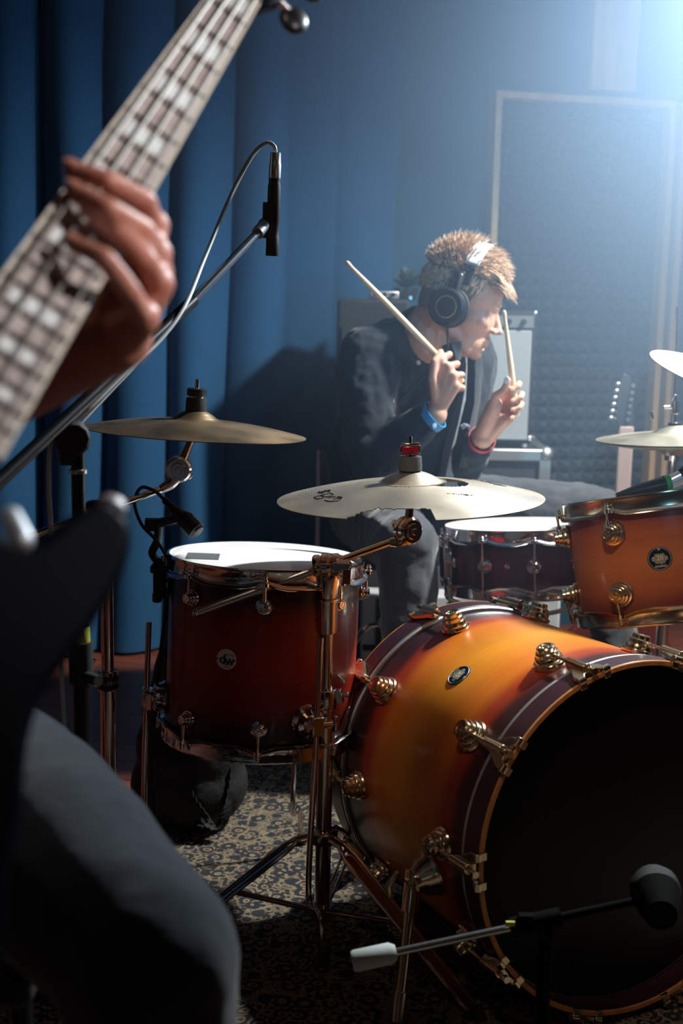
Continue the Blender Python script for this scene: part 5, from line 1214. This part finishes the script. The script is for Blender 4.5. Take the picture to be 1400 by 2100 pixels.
# the guitarist
gp = thing('person', 'guitarist in slate trousers at the left edge, hand wrapped round the pale fretboard', 'person', (-.56, 1.30, 0))
b = MB()
ghip = V((-.50, 1.33, .60)); gch = V((-.60, 1.28, .90)); gnb = V((-.62, 1.24, 1.10))
gsL = V((-.44, 1.36, 1.06)); gsR = V((-.76, 1.06, 1.04))
wr = at(243, 690, .985); el = at(-130, 850, 1.17); gkn = V((-.158, 1.005, .585)); ghj = V((-.375, 1.30, .600)); gan = V((-.165, 1.03, .12))
b.ell(ghip, (.16, .14, .12)); chain(b, [ghip, gch, gnb], [.135, .15, .075]); b.cap(gsL, gnb, .07, .07); b.cap(gsR, gnb, .07, .07)
chain(b, [gsL, el], [.055, .044]); chain(b, [el, wr], [.045, .027])
chain(b, [gsR, V((-.66, .83, .86)), V((-.40, .66, .90))], [.055, .044, .030]); 
for k in range(4): b.cap(V((-.39, .65, .90)), V((-.30+.01*k, .63+.018*k, .885)), .016, .011); b.cap(V((-.30+.01*k, .63+.018*k, .885)), V((-.275+.01*k, .64+.018*k, .86)), .010, .008)
b.cap(V((-.39, .66, .89)), V((-.33, .61, .875)), .014, .010)
gh = gnb+V((.05, -.06, .19)); chain(b, [gnb, gh+V((0, 0, -.07))], [.065, .058]); b.ell(gh+V((0, 0, .02)), (.085, .10, .11)); b.ell(gh+V((.03, -.05, -.04)), (.055, .055, .07)); b.cap(gh+V((.055, -.095, .015)), gh+V((.065, -.115, -.015)), .008, .011)
b.ell(gh+V((.085, .01, -.01)), (.012, .02, .032)); b.ell(gh+V((-.085, -.03, -.01)), (.012, .02, .032))
chain(b, [ghj, gkn], [.085, .058]); chain(b, [gkn, gan, gan+V((.03, -.13, -.05))], [.055, .036, .03])
g2 = V((-.62, .92, .585)); chain(b, [V((-.58, 1.22, .60)), g2], [.085, .058]); chain(b, [g2, V((-.63, .96, .12)), V((-.60, .82, .07))], [.055, .036, .03])
# left hand: fingers come round the treble edge and press across the board
fw = [
 [(312, 462, .985), (296, 412, .935), (222, 372, .905), (146, 348, .912)],
 [(318, 520, .975), (292, 472, .915), (222, 428, .880), (150, 392, .892)],
 [(322, 582, .965), (302, 540, .925), (248, 480, .893), (190, 440, .888)],
 [(292, 650, .935), (268, 602, .870), (216, 530, .845), (148, 500, .858)]]
fr_ = [.0105, .0108, .0105, .0095]
FP_ = []
for pts, r_ in zip(fw, fr_):
    P = [at(*p) for p in pts]; FP_.append(P); b.cap(wr+(P[0]-wr)*.15, P[0], .020, .0140)
    finger(b, P, r_)
b.cap(at(250, 640, .985), at(300, 560, .99), .024, .022)
finger(b, [at(236, 660, 1.0), at(222, 590, 1.03), at(205, 520, 1.035), at(180, 470, 1.03)], .013)
blob(b, 'body', skin2, gp, .0038, 3)
for P, r_ in zip(FP_, fr_):
    build(nail(gp, P[3], P[2], nrm_+V((0, 0, .3)), r_*.72), 'fingernail', skin2, gp)
hb = MB(); hb.ell(gh+V((-.01, .02, .05)), (.095, .105, .10)); blob(hb, 'hair', hairdark, gp, .006, 2)
tp_ = MB(); tp_.ell(ghip, (.175, .155, .11)); chain(tp_, [ghip, gch, gnb+V((0, 0, -.03))], [.15, .17, .10]); tp_.cap(gsL+V((0, 0, -.01)), gnb+V((0, 0, -.03)), .085, .085); tp_.cap(gsR+V((0, 0, -.01)), gnb+V((0, 0, -.03)), .085, .085)
chain(tp_, [gsL, gsL*.45+el*.55], [.068, .062]); chain(tp_, [gsR, gsR*.4+V((-.66, .83, .86))*.6], [.068, .062])
blob(tp_, 'shirt', tshirt, gp, .010, 3, disp=(.012, .06))
tg = MB(); tg.ell(ghip+V((0, 0, -.03)), (.17, .15, .11)); chain(tg, [ghj, ghj*.5+gkn*.5+V((0, 0, .008)), gkn], [.112, .098, .078]); chain(tg, [gkn, gkn*.5+gan*.5+V((.01, 0, 0)), gan+V((0, 0, .0))], [.078, .068, .062])
chain(tg, [V((-.58, 1.22, .60)), g2], [.11, .078]); chain(tg, [g2, V((-.63, .96, .14))], [.078, .062])
blob(tg, 'trousers', jeans_g, gp, .009, 4, disp=(.012, .09))
for a_, t_ in ((gan, gan+V((.03, -.14, -.04))), (V((-.63, .96, .12)), V((-.60, .82, .07)))):
    m = MB(); d = (t_-a_); d.z = 0; d.normalize(); h0 = V((a_.x, a_.y, .055)); chain(m, [h0-d*.03, h0+d*.09, h0+d*.17+V((0, 0, -.012))], [.044, .046, .036]); m.cap(V((a_.x, a_.y, .12)), h0, .046, .045); blob(m, 'shoe', blackr, gp, .008, 2)
gsn = thing('musician_chair', 'plain black chair under the guitarist, at the lower left', 'chair', (-.5, 1.36, 0))
m = MB(); m.box((-.56, 1.36, .455), (.52, .40, .04)); build(m, 'seat', blackr, gsn, bevel=.01)
m = MB(); m.box((-.62, 1.56, .75), (.34, .03, .30), None); build(m, 'backrest', blackr, gsn, bevel=.01)
for x in (-.77, -.47): m = MB(); m.cyl((x, 1.54, .46), (x, 1.56, .88), .010); build(m, 'back_post', blackm, gsn)
for x in (-.68, -.32):
    for y in (1.20, 1.52): m = MB(); m.cyl((x, y, 0), (x, y, .44), .012); build(m, 'leg', blackm, gsn)
